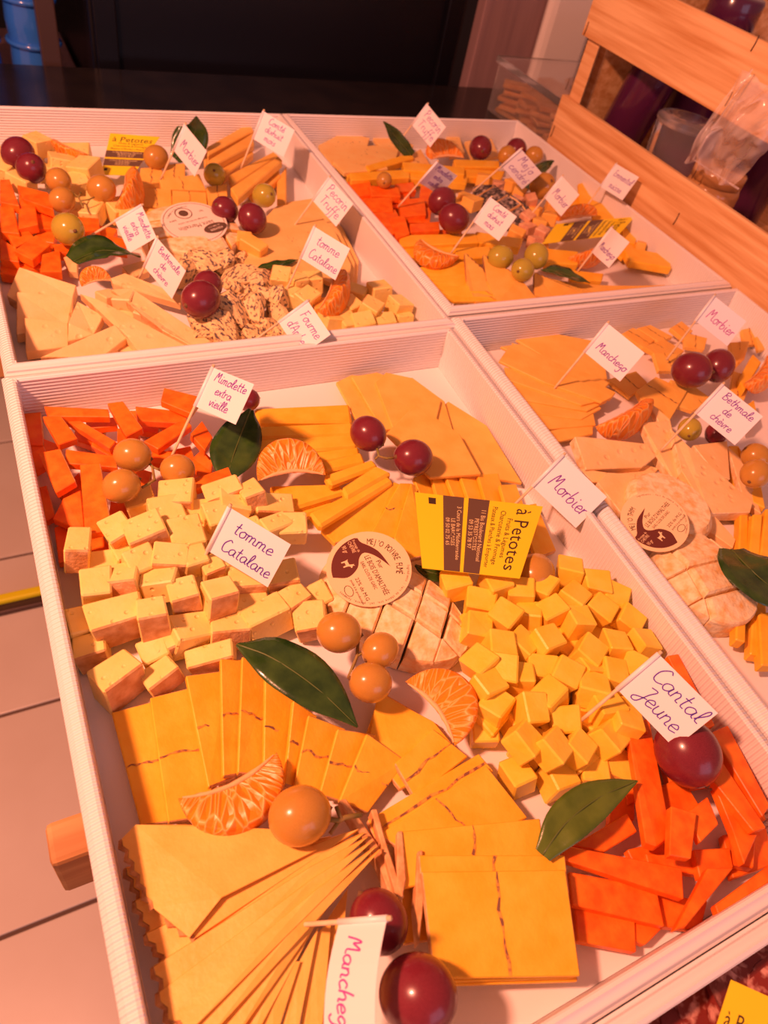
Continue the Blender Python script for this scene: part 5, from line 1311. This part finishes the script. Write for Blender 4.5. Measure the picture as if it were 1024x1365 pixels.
jar(.850, .745, .235, .034, 'tall dark purple jar rising above the top slat of the crate')
jar(.752, onX((955, 240), .752).y, .105, .032, 'amber jar under the crumpled film in the crate', 'jar_glass')
# ribbed clear plastic cup
rb = empty('plastic_cup', (.752, onX((915, 175), .752).y, zb + .0065), 'clear ribbed plastic cup standing in the crate gap', 'cup')
prof = []
V = []; F = []; seg = 60
for i, (r, z) in enumerate([(.026, 0), (.028, .004), (.036, .12), (.038, .122), (.038, .128)]):
    for k in range(seg):
        a = 2 * math.pi * k / seg; rr = r * (1 + (.06 if k % 2 else 0) * (1 if i in (1, 2) else 0)); V.append((rr * math.cos(a), rr * math.sin(a), z))
for i in range(4):
    for k in range(seg): F.append((i * seg + k, i * seg + (k + 1) % seg, (i + 1) * seg + (k + 1) % seg, (i + 1) * seg + k))
F.append(tuple(range(seg))[::-1])
link('cup_wall', mesh('cup_wall', V, F, 'clear_plastic', smooth=True), rb)
lathe([(.0385, .124), (.0395, .126), (.0395, .1285), (.0385, .130)], 40, 'clear_plastic', 'rim_ring', rb, (0, 0, 0))
# crumpled film hanging over the crate's edge
def film(px, X, label):
    rr = random.Random(11); root = empty('plastic_film', onX(px[0], X), label, 'film')
    L = Vector(root.location); N = 36
    # px: corner pixels on the plane x = X, in order tl, bl, br, tr
    C4 = [onX(p, X) for p in px]
    from mathutils import noise
    V = []; F = []
    for j in range(N + 1):
        for i in range(N + 1):
            u, v = i / N, j / N
            p = bilin(C4, u, v)
            d = noise.noise(Vector((u * 6, v * 3, 1.3))) * .024 + noise.noise(Vector((u * 15, v * 6, 4))) * .007
            p = p + Vector((-.012 + d - .03 * math.sin(math.pi * u) * math.sin(math.pi * v), d * .5, noise.noise(Vector((u * 6, v * 6, 7))) * .008))
            p.x = min(p.x, cx0 - .001 + 0.0)
            V.append(p - L)
    for j in range(N):
        for i in range(N):
            a = j * (N + 1) + i; F.append((a, a + 1, a + N + 2, a + N + 1))
    link('film_sheet', mesh('film_sheet', V, F, 'film', smooth=True), root)
    e = [onX(p, X - .008) for p in px]
    tube([e[0], e[1], e[2]], .0012, 'film', 'twisted_edge', root, 6)
film([(1003, 92), (924, 212), (985, 252), (1085, 150)], cx0 - .002, 'crumpled clear plastic film hanging over the crate slat')

# clear plastic box of biscuits behind the crate
bx = empty('biscuit_box', (.83, .99, -.046), 'clear plastic box of brown biscuits with a lid behind the crate', 'box')
bx0, bx1, by0, by1, bh = .752, .930, .865, 1.055, .068
def wallp(lo, hi, nm): return box(nm, lo, hi, 'clear_plastic', bx, .0006)
wallp((bx0, by0, -.0455), (bx1, by1, -.0440), 'box_base')
wallp((bx0, by0, -.0440), (bx0 + .0015, by1, bh - .046), 'box_wall'); wallp((bx1 - .0015, by0, -.0440), (bx1, by1, bh - .046), 'box_wall')
wallp((bx0 + .002, by1 - .0015, -.0440), (bx1 - .002, by1, bh - .046), 'box_wall'); wallp((bx0 + .002, by0, -.0440), (bx1 - .002, by0 + .0015, bh - .046), 'box_wall')
wallp((bx0 - .004, by0 - .004, bh - .0455), (bx1 + .004, by1 + .004, bh - .036), 'lid')
rr = random.Random(4)
for k in range(60):
    x = bx0 + .030 + (k % 3) * .058 + rr.uniform(-.003, .003); y = by0 + .028 + (k // 3 % 4) * .044 + rr.uniform(-.003, .003); z = -.0432 + .0098 * (k // 12)
    o = box('biscuit', (x - .022, y - .016, z), (x + .022, y + .016, z + .007), 'biscuit', None, .002)
    o.rotation_euler = (rr.uniform(-.06, .06), rr.uniform(-.06, .06), rr.uniform(0, 3.1))
    tag(o, 'brown baked biscuit lying in the clear plastic box', 'biscuit', 'biscuits in the plastic box')

# ================================================================== flags
MOR, MAN, MIM, COM, TOM, BET, TRU = ['Morbier'], ['Manchego'], ['Mimolette', 'extra', 'vieille'], ['Comté', 'dixhuit', 'mois'], ['tomme', 'Catalane'], ['Bethmale', 'de', 'chèvre'], ['Pecorin', 'Truffe']
FLAGS = [
    ('FA1', (0.0721, 0.3453, -0.0120), (0.554, 0.468, 0.689), (0.434, -0.868, 0.241), 33.7, 27.8, 38.5),
    ('FA2', (0.0635, 0.2498, -0.0120), (0.465, 0.211, 0.860), (0.646, -0.745, -0.166), 11.7, 29.9, 40.0),
    ('FA3', (0.2766, 0.2383, -0.0060), (0.717, 0.170, 0.676), (0.503, -0.798, -0.332), 14.3, 29.2, 40.5),
    ('FA4', (0.2288, 0.0911, -0.0080), (0.594, 0.072, 0.801), (0.347, -0.922, -0.174), 22.3, 28.7, 39.2),
    ('FA5', (0.0534, 0.0585, -0.0150), (0.555, -0.363, 0.749), (-0.502, -0.864, -0.047), 22.8, 24.5, 40.8),
    ('FB1', (0.1604, 0.7535, -0.0150), (0.391, -0.138, 0.910), (0.298, -0.916, -0.267), 30.2, 28.5, 38.7),
    ('FB2', (0.2534, 0.7795, -0.0150), (0.409, 0.128, 0.904), (0.683, -0.699, -0.210), 29.2, 29.4, 38.5),
    ('FB3', (0.2704, 0.6560, -0.0220), (0.527, -0.054, 0.848), (0.335, -0.904, -0.266), 30.4, 27.6, 38.3),
    ('FB4', (0.2172, 0.5327, -0.0180), (0.416, 0.165, 0.894), (0.497, -0.865, -0.072), 30.4, 28.9, 39.1),
    ('FB5', (0.1622, 0.4619, -0.0180), (0.802, 0.008, 0.598), (0.151, -0.970, -0.190), 27.5, 28.8, 37.9),
    ('FB6', (0.0727, 0.6391, -0.0150), (0.845, -0.071, 0.530), (0.102, -0.952, -0.289), 23.9, 27.8, 38.1),
    ('FB7', (0.0987, 0.5675, -0.0150), (0.400, -0.092, 0.912), (0.350, -0.904, -0.245), 8.9, 28.8, 39.7),
    ('FC1', (0.4760, 0.8396, -0.0150), (0.436, -0.180, 0.882), (0.299, -0.895, -0.330), 28.6, 29.7, 38.8),
    ('FC2', (0.4030, 0.6801, -0.0150), (0.475, -0.192, 0.859), (0.880, 0.132, -0.457), 30.5, 28.2, 37.6),
    ('FC3', (0.5208, 0.7124, -0.0150), (0.453, -0.340, 0.824), (0.764, -0.329, -0.555), 39.6, 28.4, 39.0),
    ('FC4', (0.4166, 0.5809, -0.0180), (0.534, 0.090, 0.841), (0.237, -0.970, -0.047), 35.3, 27.9, 38.2),
    ('FC5', (0.5596, 0.6458, -0.0150), (0.430, -0.092, 0.898), (-0.044, -0.996, -0.081), 22.9, 28.5, 38.3),
    ('FC6', (0.6565, 0.6633, -0.0180), (0.448, 0.079, 0.891), (0.123, -0.992, 0.026), 28.0, 29.7, 38.3),
    ('FC7', (0.5534, 0.5339, -0.0200), (0.429, 0.005, 0.903), (-0.204, -0.974, 0.102), 20.0, 30.2, 38.3),
    ('FD1', (0.4015, 0.3599, -0.0200), (0.430, 0.021, 0.903), (0.394, -0.904, -0.166), 34.8, 28.9, 38.7),
    ('FD2', (0.5377, 0.3687, -0.0150), (0.613, 0.259, 0.746), (0.680, -0.653, -0.333), 39.2, 27.5, 39.7),
    ('FD3', (0.4400, 0.2641, -0.0150), (0.555, 0.102, 0.825), (0.510, -0.825, -0.241), 34.5, 28.7, 38.8),
]
INFO = {
 'FA1': (MIM, 'flag reading Mimolette on the orange sticks beside the pale cubes', 'ink_violet', 0), 'FA2': (TOM, 'flag reading tomme Catalane on the pale cubes by the scored goat cheese', 'ink_blue', 0),
 'FA3': (MOR, 'flag reading Morbier leaning over the tray wall behind the yellow card', 'ink_violet', 0), 'FA4': (['Cantal', 'Jeune'], 'flag reading Cantal Jeune between yellow cubes and the big red grape', 'ink_blue', 0),
 'FA5': (MAN, 'curved flag reading Manchego beside the biggest red grapes', 'ink_magenta', .003), 'FB1': (MOR, 'flag reading Morbier before the standing leaf in the blue cheese tray', 'ink_violet', 0),
 'FB2': (COM, 'flag reading Comté on the golden batons in the blue cheese tray', 'ink_violet', 0), 'FB3': (TRU, 'flag reading Pecorin Truffe on the half round speckled slices', 'ink_violet', 0),
 'FB4': (TOM, 'flag reading tomme Catalane among the small cubes of the blue cheese tray', 'ink_violet', 0), 'FB5': (['Fourme', "d'Ambert"], 'flag reading Fourme stuck in the blue cheese by the tray rim', 'ink_violet', 0),
 'FB6': (MIM, 'flag reading Mimolette beside the round labelled soft cheese', 'ink_violet', 0), 'FB7': (BET, 'flag reading Bethmale on the ivory wedges of the blue cheese tray', 'ink_violet', 0),
 'FC1': (TRU, 'flag reading Pecorin Truffe by the far wall near the crate', 'ink_violet', 0), 'FC2': (MIM, 'flag reading Mimolette behind two red grapes in the tray along the crate', 'ink_violet', 0),
 'FC3': (["Mej'o", 'cendré'], 'flag with cendré written on it over the ash coated cheese', 'ink_violet', 0), 'FC4': (COM, 'flag reading Comté before the ash coated goat cheese', 'ink_violet', 0),
 'FC5': (MOR, 'flag reading Morbier before the amber grape near the crate', 'ink_violet', 0), 'FC6': (['Emmental', 'suisse'], 'flag reading Emmental casting its shadow on the crate', 'ink_violet', 0),
 'FC7': (MAN, 'flag reading Manchego by the card in the tray along the crate', 'ink_violet', .003), 'FD1': (MAN, 'flag reading Manchego on the thin fan of the goat log tray', 'ink_violet', 0),
 'FD2': (MOR, 'flag reading Morbier over the red grape pair in the goat log tray', 'ink_magenta', 0), 'FD3': (BET, 'flag reading Bethmale on the ivory wedges of the goat log tray', 'ink_violet', 0),
}
for n_, base, u, v, l_, h_, w_ in FLAGS:
    rows, lab, ink, bow = INFO[n_]
    flag(base, u, v, l_, h_, w_, rows, lab, ink, bow)

# ------------------------------------------------------------------ labels that tell the members of a pile apart
def tray_of(p):
    return ('A' if p.y < .434 else 'B') if p.x < .333 else ('D' if p.y < .449 else 'C')
for px, h, ph in [((112, 760), 15, 'the tray wall'), ((190, 925), 12, 'the curved row'), ((150, 680), 20, 'the orange sticks'), ((405, 810), 20, 'the goat cheese'), ((385, 640), 26, 'the mandarin segment'), ((625, 870), 20, 'the goat cheese'), ((855, 850), 15, 'the tray wall'), ((675, 1010), 14, 'the ash line slices'), ((715, 775), 20, 'the amber grape'), ((400, 900), 30, 'the big leaf'), ((640, 715), 30, 'the yellow card'), ((492, 757), 30, 'the brown label'), ((785, 1095), 28, 'the olive leaf'), ((207, 627), 30, 'the amber grapes'), ((162, 205), 26, 'the yellow card'), ((259, 296), 27, 'the round label'),
                  ((140, 340), 30, 'the dark leaf'), ((275, 390), 25, 'the red grapes'), ((595, 290), 25, 'the red grapes'), ((690, 350), 22, 'the green grapes'), ((785, 310), 24, 'the yellow card'), ((873, 695), 30, 'the round label'), ((1000, 770), 24, 'the dark leaf'), ((935, 490), 25, 'the red grapes'), ((915, 1005), 25, 'the big red grape'), ((300, 1060), 25, 'the mandarin segment')]:
    ANCHORS.append((onZ(px, fl(h)), ph))
SHORT = {
 G_MIM: 'orange cheese stick beside pale cubes', G_TOM: 'pale cheese cube with rind', G_YEL: 'bright yellow cheese cube', 'orange sticks by the front wall': 'deep orange cheese stick', G_OB: 'orange stick in the blue cheese tray',
 'pale chunks in the blue cheese tray': 'pale cheese chunk by the far orange sticks', 'golden slices behind the round label': 'thick golden slice in the blue cheese tray', 'golden batons in the blue cheese tray': 'golden baton in the blue cheese tray',
 'blue veined chunks': 'crumbly blue veined cheese chunk', 'pale cubes in the blue cheese tray': 'small pale cube in the blue cheese tray', 'ivory wedges in the blue cheese tray': 'ivory wedge in the blue cheese tray',
 'speckled slices at the back': 'speckled slice in the tray along the crate', 'yellow batons behind the orange sticks': 'yellow baton behind orange sticks by the crate', 'orange sticks in the tray along the crate': 'orange stick in the tray along the crate',
 'pinkish dice': 'pinkish diced cube in the tray along the crate', 'golden dice by the ash coated cheese': 'golden dice in the tray along the crate', 'yellow batons near the green grapes': 'yellow baton in the tray along the crate',
 'spread fan by the green leaf': 'thin fan slice in the tray along the crate', 'slices next to the crate': 'leaning yellow slice by the crate', 'ash line slices in the log tray': 'ash line slice in the goat log tray',
 'ivory wedges in the log tray': 'ivory wedge in the goat log tray', 'yellow batons beside the log': 'yellow baton in the goat log tray',
 'yellow batons by the mandarin segment': 'rounded yellow baton beside the mandarin segment',
}
for o in [o for o in COL.objects if o.parent is None and o.get('group') in SHORT]:
    p = Vector(o.location)
    ph = min((a for a in ANCHORS if tray_of(a[0]) == tray_of(p)), key=lambda a: (a[0] - p).length)[1]
    lay = 'upper' if p.z > ZF + .0135 else 'lower'
    o['label'] = lay + ' ' + SHORT[o['group']] + ', nearest to ' + ph
